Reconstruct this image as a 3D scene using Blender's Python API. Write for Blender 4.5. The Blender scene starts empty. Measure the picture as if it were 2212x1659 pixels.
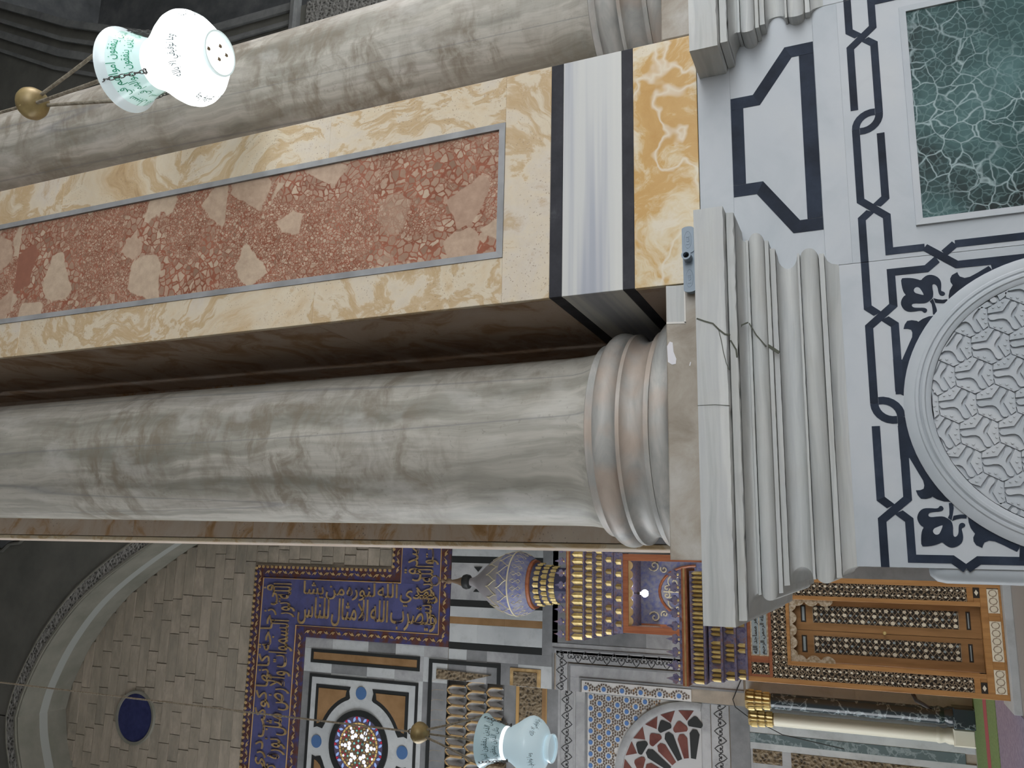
import bpy, bmesh, math, random
from mathutils import Vector, Matrix
random.seed(7)
PI = math.pi
scene = bpy.context.scene
col = scene.collection

# ---------------------------------------------------------------- camera
# the photograph lies on its side: picture-left is up in the place
F_PX, EYE = 1792.35, 1.6
YAW, PITCH, ROLL = 0.22031478, 0.40543342, -0.06653511
fwd = Vector((math.sin(YAW)*math.cos(PITCH), math.cos(YAW)*math.cos(PITCH), math.sin(PITCH)))
rgt = Vector((math.cos(YAW), -math.sin(YAW), 0))
upv = rgt.cross(fwd)
r2 = math.cos(ROLL)*rgt + math.sin(ROLL)*upv
u2 = -math.sin(ROLL)*rgt + math.cos(ROLL)*upv
cam = bpy.data.cameras.new('camera')
cam.sensor_width = 36.0
cam.lens = 36.0*F_PX/2212.0
cam.clip_end = 300
cam_o = bpy.data.objects.new('camera', cam)
m3 = Matrix((-u2, r2, -fwd)).transposed()
cam_o.matrix_world = Matrix.Translation((0, 0, EYE)) @ m3.to_4x4()
col.objects.link(cam_o)
scene.camera = cam_o

def at(px, py, Y):
    """photo pixel -> (x, z) on the vertical plane y = Y"""
    d = r2*(829.5-py) + u2*(1106-px) + fwd*F_PX
    t = Y/d.y
    return (d.x*t, EYE + d.z*t)

# ---------------------------------------------------------------- light
world = bpy.data.worlds.new('daylight')
scene.world = world
world.use_nodes = True
world.node_tree.nodes['Background'].inputs[0].default_value = (0.93, 0.965, 1.0, 1)
world.node_tree.nodes['Background'].inputs[1].default_value = 6.0
scene.view_settings.view_transform = 'Standard'
scene.view_settings.look = 'None'
scene.view_settings.gamma = 1.0
scene.view_settings.use_curve_mapping = False
scene.view_settings.exposure = 0.0
def area_light(name, loc, target, size, power, color):
    l = bpy.data.lights.new(name, 'AREA'); l.shape = 'RECTANGLE'
    l.size, l.size_y = size; l.energy = power; l.color = color
    o = bpy.data.objects.new(name, l); col.objects.link(o)
    o.location = loc
    o.rotation_euler = (Vector(target)-Vector(loc)).to_track_quat('-Z', 'Y').to_euler()
# daylight of the tall windows of the side arcade, out of view to the right
area_light('arcade_window_light', (16.0, 0.5, 6.0), (1.6, 2.6, 3.0), (5.0, 6.0), 900, (1.0, 0.93, 0.90))

# ---------------------------------------------------------------- node material helper
class G:
    def __init__(s, nt): s.nt = nt
    def _set(s, sock, v):
        if hasattr(v, 'is_linked'): s.nt.links.new(v, sock)
        elif isinstance(v, (tuple, list)) and sock.type == 'RGBA': sock.default_value = (*v[:3], 1)
        else: sock.default_value = v
    def node(s, t, **kw):
        n = s.nt.nodes.new(t)
        for k, v in kw.items(): setattr(n, k, v)
        return n
    def coords(s, rnd=True):
        tc = s.node('ShaderNodeTexCoord')
        if not rnd: return tc.outputs['Object']
        oi = s.node('ShaderNodeObjectInfo')
        a = s.node('ShaderNodeVectorMath', operation='ADD')
        m = s.node('ShaderNodeMath', operation='MULTIPLY'); m.inputs[1].default_value = 37.0
        s.nt.links.new(oi.outputs['Random'], m.inputs[0])
        s.nt.links.new(tc.outputs['Object'], a.inputs[0]); s.nt.links.new(m.outputs[0], a.inputs[1])
        return a.outputs[0]
    def map(s, v, scale=(1, 1, 1), rot=(0, 0, 0)):
        n = s.node('ShaderNodeMapping'); s.nt.links.new(v, n.inputs[0])
        n.inputs['Scale'].default_value = scale; n.inputs['Rotation'].default_value = rot
        return n.outputs[0]
    def noise(s, v, scale, detail=4, rough=.55, dist=0, out='Fac'):
        n = s.node('ShaderNodeTexNoise'); s.nt.links.new(v, n.inputs['Vector'])
        n.inputs['Scale'].default_value = scale; n.inputs['Detail'].default_value = detail
        n.inputs['Roughness'].default_value = rough; n.inputs['Distortion'].default_value = dist
        return n.outputs[out]
    def vor(s, v, scale, feature='F1', out='Distance', rand=1.0):
        n = s.node('ShaderNodeTexVoronoi', feature=feature); s.nt.links.new(v, n.inputs['Vector'])
        n.inputs['Scale'].default_value = scale; n.inputs['Randomness'].default_value = rand
        return n.outputs[out]
    def warp(s, v, scale, amt):
        n = s.noise(v, scale, 3, out='Color')
        a = s.node('ShaderNodeVectorMath', operation='MULTIPLY_ADD')
        s.nt.links.new(n, a.inputs[0]); a.inputs[1].default_value = (amt,)*3; s.nt.links.new(v, a.inputs[2])
        return a.outputs[0]
    def ramp(s, f, stops, interp='LINEAR'):
        n = s.node('ShaderNodeValToRGB'); s.nt.links.new(f, n.inputs[0])
        cr = n.color_ramp; cr.interpolation = interp
        while len(cr.elements) < len(stops): cr.elements.new(0.5)
        for e, (p, c) in zip(cr.elements, stops):
            e.position = p; c = (c, c, c) if isinstance(c, (int, float)) else c
            e.color = (*c[:3], 1)
        return n.outputs[0]
    def mix(s, f, a, b, mode='MIX'):
        n = s.node('ShaderNodeMix', data_type='RGBA', blend_type=mode)
        s._set(n.inputs[0], f); s._set(n.inputs[6], a); s._set(n.inputs[7], b)
        return n.outputs[2]
    def math(s, op, a, b=0.0):
        n = s.node('ShaderNodeMath', operation=op); s._set(n.inputs[0], a); s._set(n.inputs[1], b)
        return n.outputs[0]

MATS = {}
def mat(name, fn, rough=.4, spec=.4, metal=0.0, rnd=True, bump=None, emit=None):
    m = bpy.data.materials.new(name); m.use_nodes = True
    nt = m.node_tree; b = nt.nodes['Principled BSDF']; g = G(nt)
    b.inputs['Roughness'].default_value = rough
    b.inputs['Specular IOR Level'].default_value = spec
    b.inputs['Metallic'].default_value = metal
    v = None
    if callable(fn):
        v = g.coords(rnd); g._set(b.inputs['Base Color'], fn(g, v))
    else: b.inputs['Base Color'].default_value = (*fn, 1)
    if bump:
        v = v or g.coords(rnd)
        bn = g.node('ShaderNodeBump'); bn.inputs['Strength'].default_value = bump[1]
        bn.inputs['Distance'].default_value = bump[2] if len(bump) > 2 else .01
        nt.links.new(bump[0](g, v), bn.inputs['Height']); nt.links.new(bn.outputs[0], b.inputs['Normal'])
    if emit:
        b.inputs['Emission Color'].default_value = (*emit[0], 1); b.inputs['Emission Strength'].default_value = emit[1]
    MATS[name] = m
    return m

def marble_white(g, v):
    c = g.ramp(g.noise(v, 2.2, 6, .6, .8), [(.3, (.38, .42, .45)), (.55, (.47, .50, .53)), (.75, (.51, .53, .545))])
    vein = g.ramp(g.noise(g.warp(v, 3, .25), 3.0, 3, .5), [(.47, 0), (.5, 1), (.53, 0)])
    return g.mix(g.math('MULTIPLY', vein, .10), c, (.36, .38, .42))
mat('marble_white', marble_white, .4, .2)
def marble_cap(g, v):
    s = g.noise(g.map(g.warp(v, 2, .06), (1.3, 1.3, 22), (0, .03, 0)), 1.0, 4, .6, .3)
    c = g.ramp(s, [(.3, (.37, .385, .38)), (.47, (.50, .515, .505)), (.56, (.46, .475, .475)), (.7, (.58, .59, .575))])
    d = g.ramp(g.noise(v, 5, 5, .65), [(.45, 0), (.75, 1)])
    return g.mix(g.math('MULTIPLY', d, .35), c, (.45, .42, .36))
mat('marble_cap', marble_cap, .5, .2, bump=(lambda g, v: g.noise(v, 40, 3), .12, .004))
def marble_plinth(g, v):
    c = g.ramp(g.noise(v, 6, 6, .65, .5), [(.3, (.24, .20, .155)), (.5, (.36, .32, .265)), (.7, (.46, .44, .40))])
    return c
mat('marble_plinth', marble_plinth, .5, .3)
def marble_base(g, v):
    c = g.ramp(g.noise(g.map(v, (3, 3, 9)), 1.6, 5, .6, 1.0), [(.28, (.27, .27, .26)), (.5, (.40, .40, .38)), (.72, (.54, .52, .49))])
    p = g.ramp(g.noise(v, 4.5, 3), [(.5, 0), (.66, 1)])
    return g.mix(g.math('MULTIPLY', p, .55), c, (.50, .37, .28))
mat('marble_base', marble_base, .42, .25)
def marble_column(g, v):
    w = g.warp(v, 2.2, .10)
    st = g.noise(g.map(w, (9, 9, .55)), 1.0, 5, .6, .4)
    c = g.ramp(st, [(.32, (.25, .245, .21)), (.44, (.38, .365, .32)), (.53, (.52, .50, .445)), (.60, (.40, .38, .335)), (.70, (.60, .575, .53))])
    flame = g.noise(g.map(g.warp(v, 5, .12), (7, 7, 13), (.35, .2, 0)), 1.0, 5, .65, .5)
    patch = g.ramp(g.noise(v, 1.7, 3), [(.42, 0), (.62, 1)])
    f = g.math('MULTIPLY', g.ramp(flame, [(.42, 0), (.62, 1)]), patch)
    c = g.mix(g.math('MULTIPLY', f, .8), c, (.22, .185, .14))
    pale = g.ramp(g.noise(g.map(g.warp(v, 3, .1), (6, 6, 3), (.5, 0, .3)), 1.3, 4, .6), [(.55, 0), (.72, 1)])
    c = g.mix(g.math('MULTIPLY', pale, .45), c, (.62, .61, .58))
    spk = g.ramp(g.noise(v, 45, 3, .7), [(.62, 0), (.72, 1)])
    c = g.mix(g.math('MULTIPLY', spk, .35), c, (.19, .17, .135))
    ln = g.ramp(g.noise(g.map(v, (5, 5, .12)), 1.0, 1, .4), [(.491, 0), (.5, 1), (.509, 0)])
    return g.mix(g.math('MULTIPLY', ln, .55), c, (.20, .205, .215))
mat('marble_column', marble_column, .42, .25)
def alabaster(g, v):
    w = g.warp(v, 2.6, .30)
    n = g.noise(g.map(w, (1.7, 1.7, 1.2)), 1.4, 7, .64, .7)
    c = g.ramp(n, [(.27, (.36, .23, .11)), (.34, (.54, .40, .24)), (.40, (.64, .54, .39)), (.455, (.65, .575, .445)), (.485, (.50, .365, .21)), (.515, (.56, .435, .28)), (.53, (.65, .57, .44)),
                   (.60, (.62, .56, .475)), (.645, (.50, .385, .25)), (.68, (.62, .55, .44)), (.8, (.66, .59, .48))])
    fine = g.ramp(g.noise(g.warp(v, 12, .05), 28, 4, .7), [(.4, 0), (.7, 1)])
    c = g.mix(g.math('MULTIPLY', fine, .22), c, (.50, .40, .28))
    pit = g.ramp(g.vor(g.warp(v, 20, .03), 95), [(.12, 1), (.24, 0)])
    pm = g.ramp(g.noise(v, 6, 3), [(.44, 0), (.58, 1)])
    return g.mix(g.math('MULTIPLY', g.math('MULTIPLY', pit, pm), .7), c, (.28, .21, .15))
mat('alabaster', alabaster, .35, .18)
def alabaster_shaded(g, v):
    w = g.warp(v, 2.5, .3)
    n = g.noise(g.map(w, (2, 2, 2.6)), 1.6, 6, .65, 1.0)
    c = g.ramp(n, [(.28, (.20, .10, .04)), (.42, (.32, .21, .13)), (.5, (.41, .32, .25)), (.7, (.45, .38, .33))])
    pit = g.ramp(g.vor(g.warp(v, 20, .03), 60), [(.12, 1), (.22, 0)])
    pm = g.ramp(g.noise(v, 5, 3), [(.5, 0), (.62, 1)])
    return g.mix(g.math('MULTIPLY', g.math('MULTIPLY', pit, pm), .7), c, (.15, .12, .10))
mat('alabaster_shaded', alabaster_shaded, .45, .18)  # alabaster darkened in its colour, for the shade in the gap beside the column
def alabaster_pink(g, v):
    w = g.warp(v, 2.5, .3)
    n = g.noise(g.map(w, (2, 2, 3.2)), 1.6, 6, .65, 1.0)
    c = g.ramp(n, [(.28, (.30, .16, .055)), (.38, (.46, .30, .17)), (.46, (.56, .46, .38)), (.6, (.60, .53, .47)), (.75, (.63, .55, .47))])
    pit = g.ramp(g.vor(g.warp(v, 20, .03), 55), [(.12, 1), (.22, 0)])
    pm = g.ramp(g.noise(v, 4, 3), [(.52, 0), (.62, 1)])
    return g.mix(g.math('MULTIPLY', g.math('MULTIPLY', pit, pm), .7), c, (.17, .14, .13))
mat('alabaster_pink', alabaster_pink, .45, .18)
def alabaster_gold(g, v):
    w = g.warp(g.warp(v, 4, .2), 16, .035)
    n = g.noise(w, 3.4, 6, .68, .5)
    c = g.ramp(n, [(.3, (.50, .29, .09)), (.46, (.56, .35, .13)), (.53, (.66, .55, .36)), (.58, (.70, .63, .50)), (.72, (.62, .50, .33))])
    ln = g.ramp(g.noise(g.warp(v, 6, .2), 3.2, 2), [(.478, 0), (.5, 1), (.522, 0)])
    c = g.mix(g.math('MULTIPLY', ln, .85), c, (.72, .66, .54))
    pit = g.ramp(g.vor(g.warp(v, 20, .03), 90), [(.10, 1), (.18, 0)])
    pm = g.ramp(n, [(.55, 0), (.62, 1)])
    return g.mix(g.math('MULTIPLY', g.math('MULTIPLY', pit, pm), .8), c, (.33, .22, .11))
mat('alabaster_gold', alabaster_gold, .32, .18)
def breccia(g, v):
    w = g.warp(g.warp(v, 5, .07), 22, .022)
    def layer(sc, wd):
        e = g.vor(w, sc, 'DISTANCE_TO_EDGE')
        cc = g.vor(w, sc, 'F1', 'Color')
        t = g.ramp(cc, [(.1, (.27, .17, .12)), (.35, (.38, .245, .175)), (.6, (.46, .32, .235)), (.85, (.55, .44, .33)), (.97, (.26, .08, .05))])
        m = g.ramp(e, [(wd*.55, 0), (wd, 1)])
        return t, m
    t1, m1 = layer(7.0, .05); t2, m2 = layer(38.0, .10); t3, m3_ = layer(88.0, .12)
    red = g.ramp(g.noise(v, 9, 4), [(.35, (.24, .085, .05)), (.65, (.36, .135, .085))])
    a3 = g.mix(m3_, red, t3)
    a2 = g.mix(m2, red, t2)
    sel = g.ramp(g.noise(v, 3.0, 4, .6), [(.46, 0), (.52, 1)])
    low = g.mix(sel, a2, a3)
    big = g.ramp(g.vor(w, 7.0, 'F1', 'Color'), [(.68, 0), (.70, 1)])
    k = g.math('MULTIPLY', m1, big)
    gr = g.ramp(g.noise(v, 30, 5, .7), [(.35, 0), (.7, 1)])
    return g.mix(g.math('MULTIPLY', gr, .32), g.mix(k, low, t1), (.17, .085, .055))
mat('breccia_red', breccia, .34, .18)
def striped(g, v):
    n = g.noise(g.map(v, (.25, .25, 13), (0, .015, 0)), 1.0, 3, .5)
    return g.ramp(n, [(.32, (.30, .32, .37)), (.43, (.40, .42, .47)), (.50, (.58, .59, .58)), (.7, (.66, .66, .62))])
mat('marble_striped', striped, .3, .18, rnd=False)
mat('slate_black', lambda g, v: g.ramp(g.noise(v, 9, 5, .6), [(.3, (.011, .015, .025)), (.6, (.024, .034, .056)), (.8, (.045, .058, .085))]), .5, .1)
mat('slate_band', lambda g, v: g.ramp(g.noise(v, 12, 5, .65), [(.3, (.026, .027, .032)), (.6, (.043, .044, .052)), (.8, (.08, .082, .09))]), .55, .12)
mat('lead_frame', lambda g, v: g.ramp(g.noise(v, 8, 3), [(.3, (.24, .245, .25)), (.7, (.36, .37, .38))]), .45, .4)
def green_marble(g, v):
    w = g.warp(v, 7, .10)
    e = g.vor(w, 20, 'DISTANCE_TO_EDGE'); e2 = g.vor(g.warp(v, 20, .03), 44, 'DISTANCE_TO_EDGE')
    base = g.ramp(g.noise(v, 4, 5, .6), [(.35, (.016, .022, .022)), (.55, (.04, .085, .085)), (.75, (.10, .19, .19))])
    base = g.mix(g.math('MULTIPLY', g.ramp(e2, [(.0, 1), (.09, 0)]), .35), base, (.22, .33, .33))
    return g.mix(g.math('MULTIPLY', g.ramp(e, [(.0, 1), (.05, 0)]), g.ramp(g.noise(v, 6, 3), [(.38, 0), (.62, .9)])), base, (.38, .48, .49))
mat('green_marble', green_marble, .4, .12)
def stone_far(g, v):
    c = g.ramp(g.noise(v, .55, 5, .6), [(.3, (.25, .222, .18)), (.5, (.345, .298, .238)), (.7, (.43, .365, .295))])
    d = g.ramp(g.noise(v, 3.5, 5, .65), [(.4, 0), (.7, 1)])
    return g.mix(g.math('MULTIPLY', d, .35), c, (.15, .15, .14))
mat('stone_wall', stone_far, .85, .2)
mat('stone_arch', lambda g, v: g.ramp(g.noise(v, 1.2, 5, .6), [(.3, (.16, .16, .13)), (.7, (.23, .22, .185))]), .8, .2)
mat('stone_arch_line', (.30, .31, .29), .8, .2)
mat('stone_carved', lambda g, v: g.ramp(g.vor(g.warp(v, 6, .15), 9), [(.15, (.06, .06, .055)), (.45, (.24, .235, .22))]), .8, .2,
    bump=(lambda g, v: g.vor(g.warp(v, 6, .15), 9), 1.0, .06))
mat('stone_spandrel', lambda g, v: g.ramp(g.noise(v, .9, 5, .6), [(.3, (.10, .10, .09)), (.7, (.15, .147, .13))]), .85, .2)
mat('stone_dark', lambda g, v: g.ramp(g.noise(v, .8, 6, .65), [(.3, (.06, .064, .068)), (.55, (.10, .104, .108)), (.75, (.15, .153, .153))]), .85, .2)
mat('stone_dark_light', lambda g, v: g.ramp(g.noise(v, 1.4, 6, .65), [(.3, (.12, .124, .124)), (.7, (.21, .215, .21))]), .85, .2)
def marble_far(g, v):
    c = g.ramp(g.noise(v, 1.1, 6, .65, .6), [(.3, (.235, .24, .245)), (.5, (.34, .345, .35)), (.72, (.43, .435, .44))])
    return g.mix(g.math('MULTIPLY', g.ramp(g.noise(v, 4, 5, .7), [(.5, 0), (.75, 1)]), .35), c, (.14, .14, .14))
mat('marble_grey_far', marble_far, .45, .35)
mat('marble_pale_far', lambda g, v: g.mix(g.math('MULTIPLY', g.ramp(g.noise(v, 2.5, 5, .7), [(.5, 0), (.7, 1)]), .4),
    g.ramp(g.noise(v, .9, 5), [(.3, (.40, .42, .43)), (.7, (.52, .54, .54))]), (.26, .26, .25)), .4, .35)
mat('marble_dim_far', lambda g, v: g.ramp(g.noise(v, 1.5, 6, .65), [(.3, (.145, .15, .155)), (.7, (.25, .255, .26))]), .5, .3)
mat('black_far', (.022, .024, .024), .5, .3)
mat('orange_far', lambda g, v: g.ramp(g.noise(v, 1.6, 5, .6), [(.3, (.20, .115, .05)), (.7, (.33, .20, .10))]), .45, .3)
mat('blue_disc_far', (.07, .145, .30), .5, .3)
mat('navy_glass', lambda g, v: g.ramp(g.noise(v, 6, 4), [(.3, (.018, .022, .075)), (.7, (.035, .042, .12))]), .4, .4)
mat('frieze_blue', lambda g, v: g.ramp(g.noise(v, 1.7, 5, .65), [(.3, (.06, .06, .13)), (.55, (.085, .09, .215)), (.8, (.085, .075, .12))]), .65, .2)
mat('frieze_brown', lambda g, v: g.ramp(g.noise(v, 4.5, 4, .6), [(.36, (.10, .035, .02)), (.5, (.075, .045, .06)), (.62, (.05, .05, .15))]), .65, .2)
mat('gold_dull', lambda g, v: g.ramp(g.noise(v, 5, 3), [(.3, (.30, .19, .08)), (.7, (.50, .35, .165))]), .5, .4)
mat('gold_faded', lambda g, v: g.ramp(g.noise(v, 4, 3), [(.3, (.22, .145, .065)), (.7, (.38, .27, .13))]), .6, .3)
mat('gold_line', (.45, .28, .11), .45, .4)
mat('gold_bright', lambda g, v: g.ramp(g.noise(v, 9, 3), [(.3, (.48, .34, .10)), (.7, (.74, .60, .28))]), .38, .5, .25)
mat('gold_deep', lambda g, v: g.ramp(g.noise(v, 9, 3), [(.3, (.20, .13, .035)), (.7, (.36, .25, .08))]), .45, .4)
mat('purple_paint', lambda g, v: g.ramp(g.noise(v, 14, 4, .6), [(.35, (.085, .075, .15)), (.5, (.19, .18, .27)), (.65, (.22, .13, .13))]), .55, .3)
mat('navy_paint', (.045, .045, .09), .5, .3)
mat('ogee_blue', lambda g, v: g.ramp(g.noise(v, 10, 4), [(.35, (.12, .135, .30)), (.6, (.23, .23, .28))]), .5, .3)
mat('dome_grey', lambda g, v: g.ramp(g.noise(v, 2, 4), [(.3, (.24, .225, .235)), (.7, (.30, .285, .29))]), .45, .35)
mat('gold_net', (.58, .52, .36), .45, .4)
mat('wood_red', lambda g, v: g.ramp(g.noise(g.map(v, (9, 9, 1)), 1.5, 4), [(.3, (.24, .075, .035)), (.7, (.37, .14, .065))]), .45, .35)
mat('wood_brown', lambda g, v: g.ramp(g.noise(g.map(v, (9, 9, 1)), 1.6, 5), [(.3, (.33, .155, .05)), (.7, (.52, .27, .095))]), .42, .4)
mat('wood_door', lambda g, v: g.ramp(g.noise(g.map(v, (9, 9, 1)), 1.6, 5), [(.3, (.26, .135, .05)), (.7, (.40, .215, .085))]), .42, .4)
mat('wood_ebony', (.035, .028, .022), .5, .3)
mat('strap_wood', (.33, .25, .165), .5, .3)
mat('ivory', (.80, .73, .58), .4, .4)
mat('ivory_trim', lambda g, v: g.ramp(g.noise(v, 25, 3), [(.4, (.34, .25, .15)), (.6, (.58, .50, .38))]), .5, .3)
mat('pearl_grey', (.34, .40, .42), .3, .5)
mat('mihrab_red', lambda g, v: g.ramp(g.noise(v, 4, 4), [(.3, (.10, .03, .024)), (.7, (.17, .062, .048))]), .4, .4)
mat('mihrab_white', (.42, .42, .42), .4, .4)
mat('mosaic_ground', (.55, .54, .52), .5, .3)
mat('mosaic_brown', (.12, .09, .07), .45, .3)
mat('mosaic_blue', (.085, .18, .40), .4, .4)
mat('groove', (.07, .072, .075), .8, .1)
mat('carved_brown', lambda g, v: g.ramp(g.vor(g.warp(v, 7, .1), 11), [(.15, (.05, .04, .03)), (.5, (.20, .155, .10))]), .6, .2,
    bump=(lambda g, v: g.vor(g.warp(v, 7, .1), 11), 1.0, .05))
mat('col_green', lambda g, v: g.mix(g.ramp(g.noise(g.warp(v, 3, .3), 2.6, 3), [(.47, 0), (.5, .6), (.53, 0)]), (.022, .032, .038), (.30, .36, .38)), .2, .5)
mat('strip_green', lambda g, v: g.mix(g.ramp(g.noise(g.warp(v, 3, .3), 2.6, 4), [(.46, 0), (.5, .6), (.54, 0)]), (.10, .135, .14), (.34, .40, .41)), .3, .45)
mat('cream_stone', (.66, .63, .52), .4, .35)
mat('carpet_green', lambda g, v: g.ramp(g.noise(v, 30, 3), [(.3, (.13, .20, .08)), (.7, (.21, .29, .13))]), .95, .1)
mat('carpet_red', (.36, .10, .11), .95, .1)
mat('carpet_purple', lambda g, v: g.ramp(g.noise(v, 20, 3), [(.3, (.20, .17, .23)), (.7, (.30, .26, .33))]), .95, .1)
mat('floor_stone', (.33, .30, .27), .5, .3)
mat('plaster', (.32, .30, .27), .9, .1)
mat('grey_pvc', (.25, .31, .37), .45, .35)
mat('pvc_hole', (.01, .01, .012), .6, .1)
mat('crack_dark', (.10, .105, .085), .9, .1)
mat('chip_white', (.72, .71, .74), .8, .1)
mat('grout_white', (.68, .66, .62), .9, .1)
mat('brass_old', lambda g, v: g.ramp(g.noise(v, 18, 4), [(.3, (.22, .16, .07)), (.7, (.40, .31, .14))]), .42, .5, .3)
mat('rope_wrap', lambda g, v: g.ramp(g.noise(v, 60, 3), [(.35, (.17, .145, .11)), (.65, (.30, .27, .215))]), .9, .1)
mat('chain_metal', (.11, .105, .10), .5, .5, .5)
mat('glass_lit', (.85, .9, .9), .25, .5, emit=((.95, 1.0, 1.0), 1.35))
mat('glass_neck', (.55, .68, .68), .2, .5, emit=((.62, .92, .88), .42))
mat('glass_rim', (.62, .70, .72), .15, .5, emit=((.75, .9, .95), .25))
mat('glass_foot', (.75, .82, .82), .15, .5, emit=((.72, .93, .95), .45))
mat('glass_ink_green', (.0, .30, .15), .4, .3)
mat('glass_ink_dark', (.05, .10, .11), .4, .3)
mat('glass_ink_red', (.5, .07, .10), .4, .3)
mat('glass2_body', (.55, .68, .74), .2, .5, emit=((.62, .84, .95), .30))
mat('glass2_neck', (.48, .62, .68), .2, .5, emit=((.42, .72, .82), .13))
mat('glass2_waist', (.9, .95, 1), .2, .5, emit=((.88, .96, 1.0), 1.6))
mat('bulb_on', (1, 1, 1), .3, .5, emit=((.93, .96, 1.0), 40))
mat('pane_white', (.8, .8, .85), .2, .5, emit=((.92, .93, 1.0), .55))
mat('pane_amber', (.5, .36, .14), .2, .5, emit=((1.0, .66, .24), .22))
mat('pane_blue', (.2, .3, .6), .2, .5, emit=((.42, .58, 1.0), .34))
mat('pane_red', (.35, .03, .06), .2, .5, emit=((.8, .04, .1), .20))
mat('pane_aqua', (.2, .55, .55), .2, .5, emit=((.35, .85, .85), .26))
mat('lead_came', (.16, .11, .07), .6, .3)
mat('lead_violet', (.11, .09, .15), .5, .3)

# ---------------------------------------------------------------- mesh helper
ROOTLOC = {}
class MB:
    def __init__(s): s.v = []; s.f = []
    def add(s, vs, fs):
        k = len(s.v); s.v += [tuple(p) for p in vs]; s.f += [tuple(i+k for i in f) for f in fs]
        return s
    def box(s, x0, x1, y0, y1, z0, z1):
        vs = [(x, y, z) for x in (x0, x1) for y in (y0, y1) for z in (z0, z1)]
        return s.add(vs, [(0, 1, 3, 2), (4, 6, 7, 5), (0, 4, 5, 1), (2, 3, 7, 6), (0, 2, 6, 4), (1, 5, 7, 3)])
    def slab(s, x0, x1, z0, z1, yf, yb, ch=.002):
        """upright slab, face towards -y, arrised front edges"""
        c = ch
        vs = [(x0+c, yf, z0+c), (x1-c, yf, z0+c), (x1-c, yf, z1-c), (x0+c, yf, z1-c),
              (x0, yf+c, z0), (x1, yf+c, z0), (x1, yf+c, z1), (x0, yf+c, z1),
              (x0, yb, z0), (x1, yb, z0), (x1, yb, z1), (x0, yb, z1)]
        fs = [(0, 1, 2, 3), (11, 10, 9, 8)]
        for a in (0, 4):
            for i in range(4):
                j = (i+1) % 4
                fs.append((a+i, a+4+i, a+4+j, a+j))
        return s.add(vs, fs)
    def prism(s, pts, yf, yb):
        """polygon in x-z extruded in y"""
        ar = sum(pts[i][0]*pts[(i+1) % len(pts)][1]-pts[(i+1) % len(pts)][0]*pts[i][1] for i in range(len(pts)))
        if ar < 0: pts = pts[::-1]
        n = len(pts)
        vs = [(p[0], yf, p[1]) for p in pts]+[(p[0], yb, p[1]) for p in pts]
        fs = [tuple(range(n)), tuple(range(2*n-1, n-1, -1))]
        fs += [(i, n+i, n+(i+1) % n, (i+1) % n) for i in range(n)]
        return s.add(vs, fs)
    def lathe(s, prof, cx, cy, seg=48, a0=0, a1=2*PI, cap=False):
        full = abs(a1-a0-2*PI) < 1e-6
        n = seg if full else seg+1
        vs = []
        for r, z in prof:
            for i in range(n):
                a = a0+(a1-a0)*i/seg
                vs.append((cx+r*math.cos(a), cy+r*math.sin(a), z))
        fs = []
        for k in range(len(prof)-1):
            for i in range(n if full else n-1):
                j = (i+1) % n
                fs.append((k*n+i, k*n+j, (k+1)*n+j, (k+1)*n+i))
        if cap and full:
            fs.append(tuple(range(n-1, -1, -1))); fs.append(tuple((len(prof)-1)*n+i for i in range(n)))
        return s.add(vs, fs)
    def tube(s, path, r, n=6, closed=False):
        P = [Vector(p) for p in path]; m = len(P); rings = []
        for i, p in enumerate(P):
            a = P[(i-1) % m] if (i or closed) else P[0]; b = P[(i+1) % m] if (i < m-1 or closed) else P[-1]
            t = (b-a).normalized()
            h = Vector((0, 0, 1)) if abs(t.z) < .9 else Vector((1, 0, 0))
            u = t.cross(h).normalized(); w = t.cross(u)
            rr = r[i] if isinstance(r, (list, tuple)) else r
            rings.append([p+u*rr*math.cos(2*PI*k/n)+w*rr*math.sin(2*PI*k/n) for k in range(n)])
        vs = [q for ring in rings for q in ring]; fs = []
        for i in range(m if closed else m-1):
            j = (i+1) % m
            for k in range(n): fs.append((i*n+k, i*n+(k+1) % n, j*n+(k+1) % n, j*n+k))
        if not closed: fs += [tuple(range(n)), tuple((m-1)*n+k for k in range(n-1, -1, -1))]
        return s.add(vs, fs)
    def loft(s, rings, closed_ring=True, caps=True):
        n = len(rings[0]); vs = [q for r in rings for q in r]; fs = []
        for i in range(len(rings)-1):
            for k in range(n if closed_ring else n-1):
                k2 = (k+1) % n
                fs.append((i*n+k, i*n+k2, (i+1)*n+k2, (i+1)*n+k))
        if caps: fs += [tuple(range(n)), tuple((len(rings)-1)*n+k for k in range(n-1, -1, -1))]
        return s.add(vs, fs)
    def xform(s, fn): s.v = [tuple(fn(Vector(p))) for p in s.v]; return s
    def mirror(s, cx):
        s.v = [(2*cx-x, y, z) for x, y, z in s.v]; s.f = [f[::-1] for f in s.f]; return s
    def mesh(s, name, material, off=(0, 0, 0), smooth=None, fix=True):
        me = bpy.data.meshes.new(name)
        me.from_pydata([(x-off[0], y-off[1], z-off[2]) for x, y, z in s.v], [], s.f)
        if fix:
            bm = bmesh.new(); bm.from_mesh(me)
            bmesh.ops.recalc_face_normals(bm, faces=bm.faces); bm.to_mesh(me); bm.free()
        me.materials.append(MATS[material] if isinstance(material, str) else material)
        if smooth:
            me.polygons.foreach_set('use_smooth', [True]*len(me.polygons))
            me.set_sharp_from_angle(angle=math.radians(smooth))
        me.update()
        return me
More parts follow.
